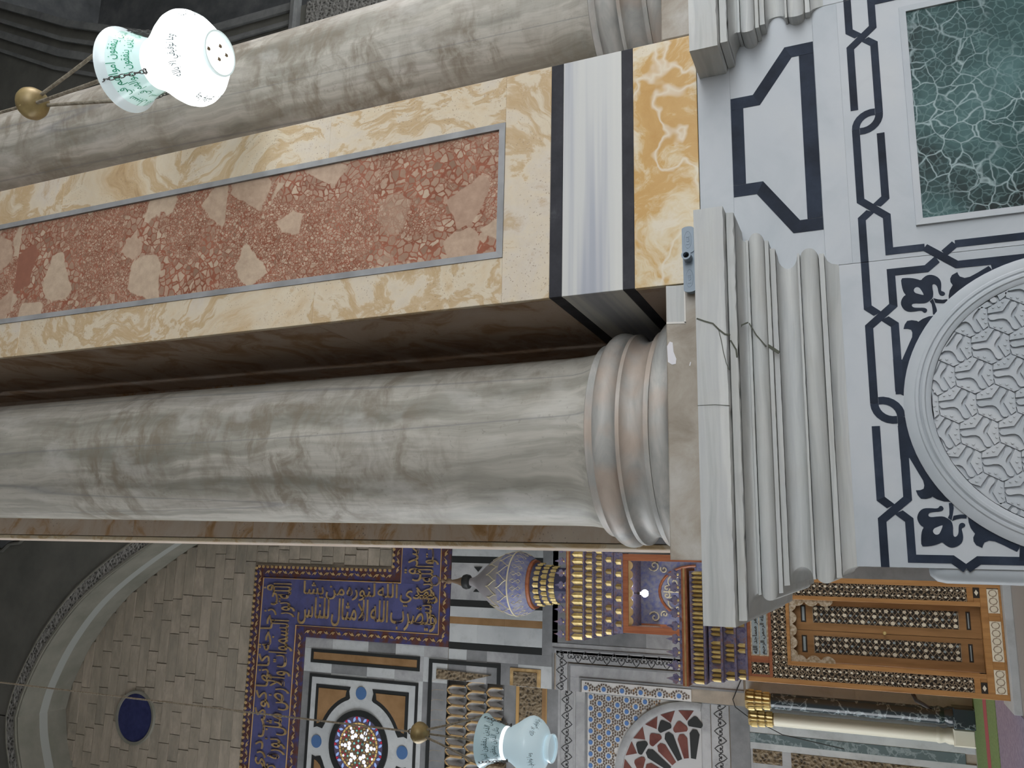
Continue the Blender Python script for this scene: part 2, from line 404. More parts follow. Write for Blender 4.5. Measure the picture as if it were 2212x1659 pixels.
    def build(s, name, material, parent=None, smooth=None, label=None, kind=None, mir=None, fix=True):
        if mir is not None: s.mirror(mir)
        off = ROOTLOC.get(parent.name if parent else None, (0, 0, 0))
        o = bpy.data.objects.new(name, s.mesh(name, material, off, smooth, fix))
        col.objects.link(o)
        if parent: o.parent = parent; ROOTLOC[o.name] = off
        if label: o['label'] = label
        if kind: o['kind'] = kind
        return o

def thing(name, label, cat, loc=(0, 0, 0), group=None, kind=None):
    o = bpy.data.objects.new(name, None); o.empty_display_size = .1
    o.location = loc; col.objects.link(o); ROOTLOC[o.name] = tuple(loc)
    o['label'] = label; o['category'] = cat
    if group: o['group'] = group
    if kind: o['kind'] = kind
    return o
def tag(o, label, cat, group=None):
    o['label'] = label; o['category'] = cat
    if group: o['group'] = group
    return o
def struct(o, label=None, cat=None):
    o['kind'] = 'structure'
    if label: o['label'] = label
    if cat: o['category'] = cat
    return o
def place(name, me, parent, loc, rotz=0, scale=None):
    """a repeat of a part that shares mesh data; loc in world coordinates"""
    o = bpy.data.objects.new(name, me); col.objects.link(o); o.parent = parent
    off = ROOTLOC.get(parent.name, (0, 0, 0))
    o.location = (loc[0]-off[0], loc[1]-off[1], loc[2]-off[2]); o.rotation_euler = (0, 0, rotz)
    if scale: o.scale = scale
    return o
def smooth_poly(pts, it=1):
    for _ in range(it):
        q = []
        for i in range(len(pts)):
            a, b = pts[i], pts[(i+1) % len(pts)]
            q += [(a[0]*.75+b[0]*.25, a[1]*.75+b[1]*.25), (a[0]*.25+b[0]*.75, a[1]*.25+b[1]*.75)]
        pts = q
    return pts
def strip_quads(pts, w):
    """mitred band along a polyline in x-z: one quad for each straight run"""
    n = len(pts); L = []; Rr = []
    for i in range(n):
        p = Vector(pts[i]); d = []
        if i: d.append((p-Vector(pts[i-1])).normalized())
        if i < n-1: d.append((Vector(pts[i+1])-p).normalized())
        nn = [Vector((-q.y, q.x)) for q in d]
        if len(nn) == 2:
            m = (nn[0]+nn[1]).normalized(); m *= 1/max(.3, m.dot(nn[0]))
        else: m = nn[0]
        L.append(p+m*w/2); Rr.append(p-m*w/2)
    return [[tuple(L[i]), tuple(L[i+1]), tuple(Rr[i+1]), tuple(Rr[i])] for i in range(n-1)]

# Arabic letters joined through their presentation forms, laid out right to left
AR = {'ا': 0xFE8D, 'أ': 0xFE83, 'ب': 0xFE8F, 'ة': 0xFE93, 'ت': 0xFE95, 'ث': 0xFE99, 'ج': 0xFE9D, 'ح': 0xFEA1, 'خ': 0xFEA5, 'د': 0xFEA9,
      'ذ': 0xFEAB, 'ر': 0xFEAD, 'ز': 0xFEAF, 'س': 0xFEB1, 'ش': 0xFEB5, 'ص': 0xFEB9, 'ض': 0xFEBD, 'ط': 0xFEC1, 'ع': 0xFEC9, 'غ': 0xFECD,
      'ف': 0xFED1, 'ق': 0xFED5, 'ك': 0xFED9, 'ل': 0xFEDD, 'م': 0xFEE1, 'ن': 0xFEE5, 'ه': 0xFEE9, 'و': 0xFEED, 'ى': 0xFEEF, 'ي': 0xFEF1}
TWO = set('اأةدذرزوى')
def shape_arabic(t):
    out = []; prev = False; i = 0
    while i < len(t):
        c = t[i]
        if c == 'ل' and i+1 < len(t) and t[i+1] in 'اأ':
            out.append(chr(0xFEFC if prev else 0xFEFB)); prev = False; i += 2; continue
        if c not in AR: out.append(c); prev = False; i += 1; continue
        nxt = c not in TWO and i+1 < len(t) and t[i+1] in AR
        k = (3 if nxt else 1) if prev else (2 if nxt else 0)
        out.append(chr(AR[c]+k)); prev = nxt; i += 1
    return ''.join(reversed(out))
def text_geo(body, size, extrude=0.0, res=2):
    """flat lettering as vertices and faces, x to the right, y up"""
    c = bpy.data.curves.new('lettering', 'FONT'); c.body = body; c.size = size; c.extrude = extrude; c.resolution_u = res
    o = bpy.data.objects.new('lettering', c)
    me = o.to_mesh()
    vs = [tuple(v.co) for v in me.vertices]; fs = [tuple(p.vertices) for p in me.polygons]
    o.to_mesh_clear(); bpy.data.objects.remove(o); bpy.data.curves.remove(c)
    return vs, fs
def fit_text(vs, w, h):
    x0, x1 = min(v[0] for v in vs), max(v[0] for v in vs); y0, y1 = min(v[1] for v in vs), max(v[1] for v in vs)
    return [((v[0]-x0)/(x1-x0)*w, (v[1]-y0)/(y1-y0)*h, v[2]) for v in vs]

# ================================================================ THE SHELL
D = 2.3                       # plane of the pier face and the dado
CX = 1.1775                   # centre line of the pier
struct(MB().box(-16, 24, -6, 26, -.3, 0).build('floor', 'floor_stone'), 'pale stone floor of the prayer hall', 'floor')
struct(MB().box(-16, 34, -6, 26, 36, 36.4).build('ceiling', 'stone_dark'), 'dark high ceiling above the prayer hall', 'ceiling')
struct(MB().box(-16.4, -16, -6, 6, 0, 36).box(-16.4, -16, 6, 18.5, 15, 36).box(-16.4, -16, 18.5, 26, 0, 36).build('wall_left', 'plaster'), 'plastered side wall outside the view, with a gap made to light the far end', 'wall')  # gap in this unseen wall is added to light the far hall
struct(MB().box(34, 34.4, -6, 26, 0, 36).build('wall_right', 'plaster'), 'plain plastered far side wall outside the view', 'wall')
wf = MB().box(-16, 34, -3.9, -3.5, 3.5, 36).box(-16, 0.9, -3.9, -3.5, 0, 3.5).box(.9, 34, -3.9, -3.5, 0, .9)  # unseen wall: head, sill and closed side shaped to steer the daylight
struct(wf.build('wall_front', 'plaster'), 'unseen wall behind the viewer, its opening shaped to control the daylight', 'wall')

# ================================================================ PIER
pier = thing('marble_pier', 'tall square pier faced with red breccia, cream alabaster and black bands', 'pier', (CX, 2.7, 0))
MB().box(.80, 1.555, 2.32, 3.12, 0, 12).build('core', 'stone_wall', pier)
MB().box(.046, 2.309, 3.11, 4.9, 0, 12).build('core', 'stone_wall', pier)
bands = [('gold_slab', 'alabaster_gold', 2.023, 2.22), ('black_band', 'slate_band', 2.22, 2.257),
         ('striped_slab', 'marble_striped', 2.257, 2.451), ('black_band', 'slate_band', 2.451, 2.493)]
for nm, mt, z0, z1 in bands:
    MB().slab(.78, 1.575, z0, z1, D, 2.32, .0012).build(nm, mt, pier)
MB().slab(.78, 1.575, 2.493, 2.655, D, 2.32, .0015).build('border_slab', 'alabaster', pier)
for x0, x1, zs in ((.78, .933, [2.655, 3.387, 4.16, 4.917, 5.7, 6.5, 7.3, 8.1, 9, 10, 11, 12]), (1.406, 1.575, [2.655, 3.365, 4.096, 4.762, 5.5, 6.3, 7.1, 8, 9, 10, 11, 12])):
    for a, b in zip(zs, zs[1:]): MB().slab(x0, x1, a, b, D, 2.32, .0015).build('border_slab', 'alabaster', pier)
for a, b in ((2.677, 3.838), (3.838, 5.006), (5.006, 6.2), (6.2, 7.4), (7.4, 8.6), (8.6, 9.8), (9.8, 12)):
    MB().slab(.955, 1.384, a, b, D+.006, 2.32, .001).build('breccia_slab', 'breccia_red', pier)
fr = lambda pts: MB().prism(pts, D-.003, 2.32)
fr([(.933, 2.655), (1.406, 2.655), (1.384, 2.677), (.955, 2.677)]).build('frame_strip', 'lead_frame', pier)
fr([(.933, 2.655), (.955, 2.677), (.955, 12), (.933, 12)]).build('frame_strip', 'lead_frame', pier)
fr([(1.406, 2.655), (1.406, 12), (1.384, 12), (1.384, 2.677)]).build('frame_strip', 'lead_frame', pier)
side_z = [('gold_slab', 'alabaster_shaded', 2.013, 2.22), ('black_band', 'slate_band', 2.22, 2.257), ('striped_slab', 'marble_striped', 2.257, 2.451),
          ('black_band', 'slate_band', 2.451, 2.493)] + [('border_slab', 'alabaster_shaded', a, b) for a, b in zip([2.493, 3.387, 4.16, 4.917, 5.9, 7, 8.1, 9.2, 10.5], [3.387, 4.16, 4.917, 5.9, 7, 8.1, 9.2, 10.5, 12])]
back_z = side_z[:4] + [('border_slab', 'alabaster_shaded', a, b) for a, b in zip([2.493, 3.05, 3.62, 4.25, 5.0, 6.0, 7, 8, 9.2, 10.5], [3.05, 3.62, 4.25, 5.0, 6.0, 7, 8, 9.2, 10.5, 12])]
for mir in (None, CX):
    for nm, mt, z0, z1 in side_z:       # return face beside the column
        MB().slab(0, .768, z0, z1, 0, .02, .0012).xform(lambda p: (.78+p.y, 3.09-p.x, p.z)).build(nm, mt, pier, mir=mir)
    for nm, mt, z0, z1 in back_z:       # set-back face behind the column
        MB().slab(.048, .78, z0, z1, 3.09, 3.11, .0012).build(nm, 'alabaster_pink' if mt == 'alabaster_shaded' else mt, pier, mir=mir)
    MB().slab(.026, .045, 2.013, 12, 3.088, 3.12, .004).build('corner_strip', 'alabaster', pier, mir=mir)
    zf = [0, .9, 1.9, 2.9, 3.7, 4.6, 5.4, 6.3, 7.2, 8.2, 9.4, 10.6, 12]
    for k, (z0, z1) in enumerate(zip(zf, zf[1:])):
        MB().slab(0, 1.78, z0, z1, 0, .02, .0015).xform(lambda p: (.026+p.y, 4.9-p.x, p.z)).build('flank_slab', 'alabaster_pink', pier, mir=mir)

# ================================================================ DADO BETWEEN THE PEDESTALS
dado = thing('marble_dado', 'white marble dado with green panel, black trapezoid and chain inlay below the pier', 'dado', (CX, 2.31, 0))
for nm, z0, z1 in (('white_slab', 1.925, 2.021), ('white_slab', 1.687, 1.925)):
    MB().slab(.784, 1.571, z0, z1, D, 2.32, .0008).build(nm, 'marble_white', dado)
MB().slab(.784, 1.571, 1.62, 1.687, D, 2.32, .0006).build('white_slab', 'marble_white', dado)
MB().slab(.784, 1.571, .3, 1.62, D, 2.32, .0004).build('white_slab', 'marble_white', dado)
MB().slab(.78, 1.575, 0, .3, D-.04, 2.32, .02).build('base_course', 'marble_white', dado)
IN = D-.0012
def inlay(pts, parent, material='slate_black', mir=None, proud=0.0):
    return MB().prism(pts, IN-proud-random.random()*.0004, D+.004).build('black_inlay' if material == 'slate_black' else 'white_inlay', material, parent, mir=mir)
W = .0195; ZA, ZB = 1.5905, 1.529
HX = .0265
def arc(cx, cz, r, a0, a1, n=7):
    return [(cx+r*math.cos(math.radians(a0+(a1-a0)*i/n)), cz+r*math.sin(math.radians(a0+(a1-a0)*i/n))) for i in range(n+1)]
def band_poly(path, w):
    q = strip_quads(path, w)
    return [a[0] for a in q]+[q[-1][1]]+[q[-1][2]]+[a[3] for a in reversed(q)]
def run(path, parents, under=(), mir=None, w=W):
    """mitred bands along a polyline; the runs listed in `under` are cut where another band passes over"""
    for i, q in enumerate(strip_quads(path, w)):
        par = parents[i] if isinstance(parents, (list, tuple)) else parents
        if i in under:
            ln = math.hypot(path[i+1][0]-path[i][0], path[i+1][1]-path[i][1]); t = .0107/ln
            le = lambda a, b, s: (a[0]+(b[0]-a[0])*s, a[1]+(b[1]-a[1])*s)
            pa, pb = par if isinstance(par, tuple) else (par, par)
            inlay([q[0], le(q[0], q[1], .5-t), le(q[3], q[2], .5-t), q[3]], pa, mir=mir)
            inlay([le(q[0], q[1], .5+t), q[1], q[2], le(q[3], q[2], .5+t)], pb, mir=mir)
        else: inlay(q, par, mir=mir)
def hooks(xs, sgn, parent, mir=None):
    f = lambda pts: [(xs+sgn*(p[0]-xs), p[1]) for p in pts]
    inlay(f(band_poly(arc(xs-.019, ZA-.045, .045, 90, -8), W)), parent, mir=mir); inlay(f(band_poly(arc(xs+.019, ZB+.045, .045, 270, 172), W)), parent, mir=mir)
# chain of the middle field: hooked S in the centre, a crossing on each side
hooks(1.187, 1, dado)
run([(1.168, ZA), (.932+HX, ZA), (.932-HX, ZB), (.806, ZB), (.806, 1.445)], dado)
run([(1.187-.040, ZB), (.932+HX, ZB), (.932-HX, ZA), (.784, ZA)], dado, under=(1,))
run([(1.206, ZB), (1.445-HX, ZB), (1.445+HX, ZA), (1.571, ZA)], dado, under=(1,))
run([(1.187+.040, ZA), (1.445-HX, ZA), (1.445+HX, ZB), (2*CX-.806, ZB), (2*CX-.806, 1.445)], dado)
for mir in (None, CX):
    inlay(strip_quads([(.806, 1.375), (.806, .72)], W)[0], dado, mir=mir)
    for q in strip_quads([(1.040, 1.9245), (1.040, 1.851), (.908, 1.757), (.908, 1.688)], .036): inlay(q, dado, mir=mir)
inlay([(1.059, 1.9245), (1.296, 1.9245), (1.298, 1.889), (1.059, 1.889)], dado)
inlay([(.927, 1.728), (1.428, 1.728), (1.428, 1.688), (.927, 1.688)], dado)
gx0, gx1, gz1, gz0 = .884, 1.492, 1.444, .80
MB().slab(gx0, gx1, gz0, gz1, D-.003, D+.004, .0005).build('green_panel', 'green_marble', dado, label='dark green marble panel with white veins')
o_ = .017
for pts in ([(gx0-o_, gz1+o_), (gx1+o_, gz1+o_), (gx1, gz1), (gx0, gz1)], [(gx0-o_, gz0-o_), (gx0-o_, gz1+o_), (gx0, gz1), (gx0, gz0)],
            [(gx1+o_, gz0-o_), (gx1+o_, gz1+o_), (gx1, gz1), (gx1, gz0)], [(gx0-o_, gz0-o_), (gx1+o_, gz0-o_), (gx1, gz0), (gx0, gz0)]):
    MB().prism(pts, D-.009, D+.004).build('panel_frame', 'marble_white', dado)

# ================================================================ PEDESTALS WITH CORNICE
XL, XR = -.012, .783
MOULD = [('cap_slab', 'marble_cap', [(.152, 2.013), (.152, 1.934), (.14, 1.930)]),
         ('fillet', 'marble_cap', [(.137, 1.928), (.136, 1.909), (.132, 1.907)]),
         ('cove', 'marble_cap', [(.128, 1.906)]+[(.132-.06*math.sin(t*PI/16), 1.888+.018*math.cos(t*PI/16)-.018*0) for t in range(1, 9)]),
         ('fillet', 'marble_cap', [(.076, 1.887), (.075, 1.880)]),
         ('torus', 'marble_cap', [(.068+.02*math.cos(math.radians(a)), 1.859+.02*math.sin(math.radians(a))) for a in range(80, -100, -20)]),
         ('fillet', 'marble_cap', [(.070, 1.838), (.069, 1.828)]),
         ('fillet', 'marble_cap', [(.052, 1.827), (.050, 1.813)]),
         ('cove', 'marble_cap', [(.046, 1.812)]+[(.034-.030*math.sin(math.radians(a)), 1.784+.026*math.cos(math.radians(a))) for a in range(10, 175, 18)]),
         ('fillet', 'marble_cap', [(.034, 1.758), (.034, 1.752)]),
         ('torus', 'marble_cap', [(.020+.023*math.cos(math.radians(a)), 1.728+.024*math.sin(math.radians(a))) for a in range(85, -95, -18)]),
         ('fillet', 'marble_cap', [(.029, 1.703), (.028, 1.690)]),
         ('cavetto', 'marble_cap', [(.023, 1.689), (.012, 1.683), (.005, 1.673), (.001, 1.655)])]
def moulding(prof, jit=0.0, n=1):
    prof = list(prof)+[(-.02, prof[-1][1]), (-.02, prof[0][1])]
    rings = []
    def ring(fn, j=0):
        rings.append([fn(o_, z) if k not in (1, 2) or not j else fn(o_-abs(random.gauss(0, jit)), z+abs(random.gauss(0, jit))) for k, (o_, z) in enumerate(prof)])
    ring(lambda o_, z: (XL-o_, 3.3, z))
    ring(lambda o_, z: (XL-o_, D-o_, z))
    for i in range(1, n): ring(lambda o_, z, t=i/n: (XL-o_+t*(XR-XL+2*o_), D-o_, z), jit > 0)
    ring(lambda o_, z: (XR+o_, D-o_, z))
    ring(lambda o_, z: (XR+o_, D+.002, z))
    return MB().loft(rings)
def zpx(pts, s, x0, y0, Y=D): return [at(x0+a/s, y0+b/s, Y) for a, b in pts]
S8 = (8.132, 1940, 560); S4 = (4.88, 1820, 520)
TREFOIL = [(48, 340), (130, 330), (240, 332), (330, 350), (400, 375), (440, 330), (500, 285), (570, 272), (650, 290), (720, 335), (755, 400), (760, 470), (752, 560),
           (790, 568), (822, 590), (825, 615), (800, 640), (765, 645), (725, 625), (705, 570), (695, 500), (670, 455), (630, 432), (600, 450), (605, 520), (620, 590), (612, 680),
           (550, 735), (490, 770), (400, 778), (290, 775), (245, 790), (240, 820), (270, 850), (350, 855), (450, 852), (500, 870), (515, 900), (490, 940), (450, 940), (425, 910),
           (380, 905), (300, 920), (190, 928), (120, 900), (70, 845), (45, 780), (60, 710), (100, 650), (138, 630), (95, 580), (65, 480)]
DROP = [(270, 550), (300, 500), (350, 493), (390, 520), (455, 628), (430, 632), (350, 610), (300, 595)]
STEMS = [[(618, 685), (700, 706), (780, 714), (862, 703), (876, 765), (770, 775), (700, 770), (655, 765)],
         [(556, 740), (590, 790), (605, 880), (612, 970), (686, 980), (680, 880), (650, 790), (612, 694)]]
LEAVES = [[(895, 745), (888, 640), (905, 550), (960, 455), (920, 400), (915, 340), (945, 280), (1040, 228), (1058, 270), (1085, 305), (1170, 330), (1260, 310), (1400, 235), (1590, 120),
           (1640, 170), (1660, 225), (1450, 360), (1200, 510), (1000, 650)],
          [(680, 992), (640, 994), (540, 1005), (430, 1050), (355, 1100), (330, 1085), (240, 1072), (160, 1085), (115, 1150), (95, 1225), (170, 1222), (230, 1240), (250, 1290), (245, 1370), (200, 1470),
           (60, 1790), (215, 1800), (290, 1626), (350, 1490), (480, 1290), (600, 1110)]]
BLOCKS4 = [[(1545, 182), (1580, 322), (1700, 272), (1913, 185), (1913, 150)], [(532, 1250), (722, 1258), (690, 1420), (655, 1640), (555, 1590)]]
MCX, MCZ, MR, ML = .3855, 1.153, .369, .307

def pedestal(label, mir):
    ctr = .3855 if mir is None else 2*CX-.3855
    p = thing('column_pedestal', label, 'pedestal', (ctr, 2.7, 0), group='column pedestals of the pier')
    MB().box(XL+.002, XR-.001, D+.02, 3.088, 0, 2.011).build('die', 'marble_white', p, mir=mir)
    MB().slab(XL, XR, .3, 1.674, D, D+.021, .0008).build('die_slab', 'marble_white', p, mir=mir)
    MB().slab(XL-.04, XR, 0, .3, D-.04, D+.021, .02).build('base_course', 'marble_white', p, mir=mir)
    for i, (nm, mt, prof) in enumerate(MOULD):
        MB().xform(lambda q: q)
        moulding(prof, .0012 if i < 2 else .0004, 60).build(nm, mt, p, smooth=40, mir=mir)
    bead = MB().lathe([(.0, .3), (.03, .3), (.03, 1.455), (.026, 1.475), (.012, 1.49), (0, 1.492)], XL-.006, D+.036, 24)
    bead.build('corner_bead', 'marble_white', p, smooth=40, mir=mir)
    # black chain inlay
    hooks(.381, -1, p, mir=mir)
    run([(.400, ZA), (.631-HX, ZA), (.631+HX, ZB), (.7475, ZB), (.7475, 1.445), (.806, 1.375)], [p, p, p, p, (p, dado)], under=(4,), mir=mir)
    run([(.421, ZB), (.631-HX, ZB), (.631+HX, ZA), (.782, ZA)], p, under=(1,), mir=mir)
    run([(.362, ZB), (.130+HX, ZB), (.130-HX, ZA), (XL, ZA)], p, mir=mir)
    run([(.341, ZA), (.130+HX, ZA), (.130-HX, ZB), (.010, ZB), (.010, 1.441), (-.0115, 1.414)], p, under=(1,), mir=mir)
    run([(.806, 1.445), (.750, 1.375), (.750, .80)], p, mir=mir)
    run([(-.0115, 1.412), (.009, 1.385), (.009, .80)], p, mir=mir)
    flip = lambda pts: [(2*MCX-.003-x, z) for x, z in pts]
    for mm in (0, 1):
        k = flip if mm else (lambda pts: pts)
        inlay(smooth_poly(k(zpx(TREFOIL, *S8))), p, mir=mir)
        inlay(smooth_poly(k(zpx(DROP, *S8))), p, 'marble_white', mir=mir, proud=.0006)
        for s_ in STEMS: inlay(k(zpx(s_, *S8)), p, mir=mir)
        for s_ in LEAVES: inlay(k(zpx(s_, *S8)), p, mir=mir)
        for s_ in BLOCKS4: inlay(k(zpx(s_, *S4)), p, mir=mir)
    # carved roundel
    med = MB()
    prof = [(MR, D+.004), (MR, D-.005), (.356, D-.010), (.345, D-.0105), (.342, D-.0135), (.336, D-.014), (.333, D-.011), (.328, D-.0155), (.322, D-.016),
            (.319, D-.0125), (.311, D-.0125), (ML, D-.010), (ML, D+.004)]
    n = 96; rings = [[(MCX+r*math.cos(2*PI*i/n), y, MCZ+r*math.sin(2*PI*i/n)) for r, y in prof] for i in range(n+1)]
    med.loft(rings, closed_ring=False, caps=False)
    rim = med.build('roundel_ring', 'marble_white', p, smooth=35, mir=mir)
    disc = MB().prism([(MCX+(ML+.002)*math.cos(2*PI*i/64), MCZ+(ML+.002)*math.sin(2*PI*i/64)) for i in range(64)], D-.0015, D+.004)
    disc = disc.build('roundel_field', 'marble_white', p, mir=mir)
    yb, yt = D-.0015, D-.0105
    sp = .083
    def inside(x, z): return math.hypot(x-MCX, z-MCZ) < ML-.004
    frag = MB()
    for i in range(-6, 7):
        for j in range(-6, 7):
            x = MCX+(i+.5*(j % 2))*sp*1.0; z = MCZ+j*sp*.866
            x, z = MCX+(z-MCZ), MCZ+(x-MCX)          # rows run upright
            if math.hypot(x-MCX, z-MCZ) > ML+.028: continue
            b = MB(); poly = []
            for a in range(3):
                th = math.radians(90+120*a)
                for rr, ww in ((.0075, -.0055), (.018, -.0050), (.030, -.0075), (.037, -.0060), (.0405, 0), (.037, .0060), (.030, .0075), (.018, .0050), (.0075, .0055)):
                    poly.append((rr, ww, th))
            pts = []
            for rr, ww, th in poly:
                q = (x+rr*math.cos(th)-ww*math.sin(th), z+rr*math.sin(th)+ww*math.cos(th))
                d = math.hypot(q[0]-MCX, q[1]-MCZ)
                if d > ML-.001: q = (MCX+(q[0]-MCX)*(ML-.001)/d, MCZ+(q[1]-MCZ)*(ML-.001)/d)
                pts.append(q)
            b.prism(pts, yt, yb).build('carved_star', 'marble_white', disc, mir=mir)
            for a in range(3):          # kites between the arms, parted by narrow grooves
                th = math.radians(150+120*a); c_, s_ = math.cos(th), math.sin(th)
                kite = [(.0165, 0), (.0300, .0300), (.0405, .0215), (.0405, -.0215), (.0300, -.0300)]
                pts = [(x+u_*c_-w_*s_, z+u_*s_+w_*c_) for u_, w_ in kite]
                if any(inside(*q) for q in pts):
                    cl = []
                    for q in pts:
                        d = math.hypot(q[0]-MCX, q[1]-MCZ); s2 = min(1, (ML-.002)/d); cl.append((MCX+(q[0]-MCX)*s2, MCZ+(q[1]-MCZ)*s2))
                    frag.prism(cl, yt+.0006, yb)
                    for u_, w_, r0 in ((.031, 0, .0034), (.0355, .0125, .0026), (.0355, -.0125, .0026)):
                        q = (x+u_*c_-w_*s_, z+u_*s_+w_*c_); 
                        if inside(*q): frag.prism([(q[0]+r0*math.cos(k*PI/3), q[1]+r0*math.sin(k*PI/3)) for k in range(6)], yt-.0022, yt+.002)
    frag.build('fret_carving', 'marble_white', disc, kind='stuff', mir=mir)
    return p
ped = pedestal('veined marble pedestal with moulded cornice and carved roundel under the whole column', None)
ped2 = pedestal('marble pedestal cut off by the photo edge, only its cornice corner showing', CX)
# wear on the whole pedestal
Yc = D-.152
def crackline(px, w, Y, parent, name='crack', material='crack_dark'):
    pts = [at(a, b, Y) for a, b in px]
    m = MB()
    for q in strip_quads(pts, w): m.prism(q, Y-.0008, Y+.003)
    m.build(name, material, parent)
crackline([(1505, 688), (1522, 694), (1540, 699), (1553, 712), (1566, 722), (1577, 723)], .0042, Yc, ped)
crackline([(1552, 711), (1558, 735), (1563, 762), (1569, 785), (1575, 799)], .0018, Yc, ped)
crackline([(1507, 876), (1545, 874), (1576, 876)], .0012, Yc, ped)
crackline([(1578, 735), (1590, 755), (1592, 772)], .004, D-.137, ped)
crackline([(1592, 724), (1602, 702), (1616, 696)], .003, D-.10, ped)
crackline([(1618, 698), (1634, 724), (1655, 748)], .003, D-.088, ped)
crackline([(1655, 744), (1668, 752), (1683, 762)], .008, D-.07, ped)

# ================================================================ COLUMNS
AX, AY = .3855, 2.695
def column(label, mir):
    ctr = AX if mir is None else 2*CX-AX
    c = thing('marble_column', label, 'column', (ctr, AY, 2.011), group='corner columns of the pier')
    MB().slab(-.006, .777, 2.0115, 2.128, D, 3.084, .003).build('plinth', 'marble_plinth', c, mir=mir)
    L = lambda prof, nm, mt: MB().lathe(prof, AX, AY, 72, cap=False).build(nm, mt, c, smooth=40, mir=mir)
    L([(.30, 2.128), (.352, 2.128)]+[(.352+.036*math.sin(math.radians(a)), 2.161-.033*math.cos(math.radians(a))) for a in range(15, 180, 15)]+[(.350, 2.196), (.30, 2.196)], 'lower_torus', 'marble_base')
    L([(.30, 2.196), (.352, 2.197), (.352, 2.212), (.345, 2.216), (.332, 2.226), (.322, 2.245), (.322, 2.262), (.330, 2.276), (.343, 2.284), (.349, 2.286), (.349, 2.298), (.335, 2.300), (.30, 2.300)], 'scotia', 'marble_base')
    L([(.30, 2.300), (.332, 2.300)]+[(.318+.039*math.sin(math.radians(a)), 2.339-.039*math.cos(math.radians(a))) for a in range(20, 180, 16)]+[(.318, 2.378), (.28, 2.379)], 'upper_torus', 'marble_base')
    L([(.26, 2.379), (.321, 2.379), (.322, 2.402), (.314, 2.406), (.27, 2.406)], 'collar', 'marble_base')
    L([(.25, 2.406), (.306, 2.406), (.302, 2.418), (.294, 2.44), (.289, 2.475), (.287, 2.54), (.284, 3.2), (.277, 4.2), (.268, 5.4), (.262, 6.4), (.255, 8), (.25, 12)], 'shaft', 'marble_column')
    return c
colA = column('grey veined marble column seen whole beside the dark gap of the pier', None)
colB = column('grey marble column behind the bright hanging lamp, cut by the photo edge', CX)
def on_plane(px, yf, name, material, parent, Y=D, depth=.003):
    MB().prism([at(a, b, Y) for a, b in px], yf, Y+depth).build(name, material, parent)
on_plane([(1439, 618), (1477, 617), (1479, 696), (1441, 698)], D-.0012, 'repair_patch', 'marble_cap', colA)
for q in ([(1477, 617), (1480, 617), (1482, 698), (1479, 698)], [(1440, 696), (1482, 695), (1482, 699), (1440, 700)]):
    on_plane(q, D-.0016, 'grout_line', 'grout_white', colA)
on_plane([(1441, 748), (1447, 738), (1453, 740), (1455, 760), (1461, 775), (1460, 786), (1452, 788), (1443, 782)], D-.0012, 'chipped_spot', 'chip_white', colA)
on_plane([(1491, 782), (1493, 782), (1491, 790), (1489, 790)], D-.0012, 'chipped_spot', 'chip_white', colA)

# ================================================================ CONDUIT BODY ON THE PIER
cb = thing('conduit_body', 'grey plastic conduit fitting with round outlet lying along the cornice', 'conduit fitting', (.841, 2.28, 2.052))
cx0, cx1, cz, rr = .744, .938, 2.0525, .0175
stad = [(cx1-rr+rr*math.sin(math.radians(a)), cz+rr*math.cos(math.radians(a))) for a in range(0, 181, 15)]+[(cx0+rr-rr*math.sin(math.radians(a)), cz-rr*math.cos(math.radians(a))) for a in range(0, 181, 15)]
stad = [(x, z+(x-.841)*.02) for x, z in stad]
MB().prism(stad, 2.272, 2.299).build('body', 'grey_pvc', cb)
for xc in (.782, .899):
    ring = []
    zc = cz+(xc-.841)*.02
    lid = MB().prism([(xc+(x-.841)*.42, zc+(z-cz-(x-.841)*.02)*.98+0) for x, z in stad], 2.268, 2.273).build('lid', 'grey_pvc', cb)
    MB().tube([(xc+.026*math.cos(a*PI/12), 2.268, zc+.0105*math.sin(a*PI/12)) for a in range(24)], .0009, 5, True).build('raised_oval', 'grey_pvc', lid, smooth=60)
    vs, fs = text_geo('LGL', .016, .0008); vs = fit_text(vs, .030, .010)
    MB().add([(xc-.015+v[0], 2.2675-v[2], zc-.005+v[1]) for v in vs], fs).build('raised_letters', 'grey_pvc', lid)
bo = MB()
for pr in ([(.0, .0), (.0125, .0), (.0125, .028), (.0135, .029), (.0135, .033), (.0085, .033), (.0085, .012), (0, .012)],):
    bo.lathe(pr, 0, 0, 24)
bo.xform(lambda p: (.843+p.x, 2.272-p.z, 2.054+p.y)).build('outlet', 'grey_pvc', cb, smooth=40)
MB().lathe([(0, .014), (.0082, .014)], 0, 0, 20).xform(lambda p: (.843+p.x, 2.272-p.z, 2.054+p.y)).build('outlet_hole', 'pvc_hole', cb)

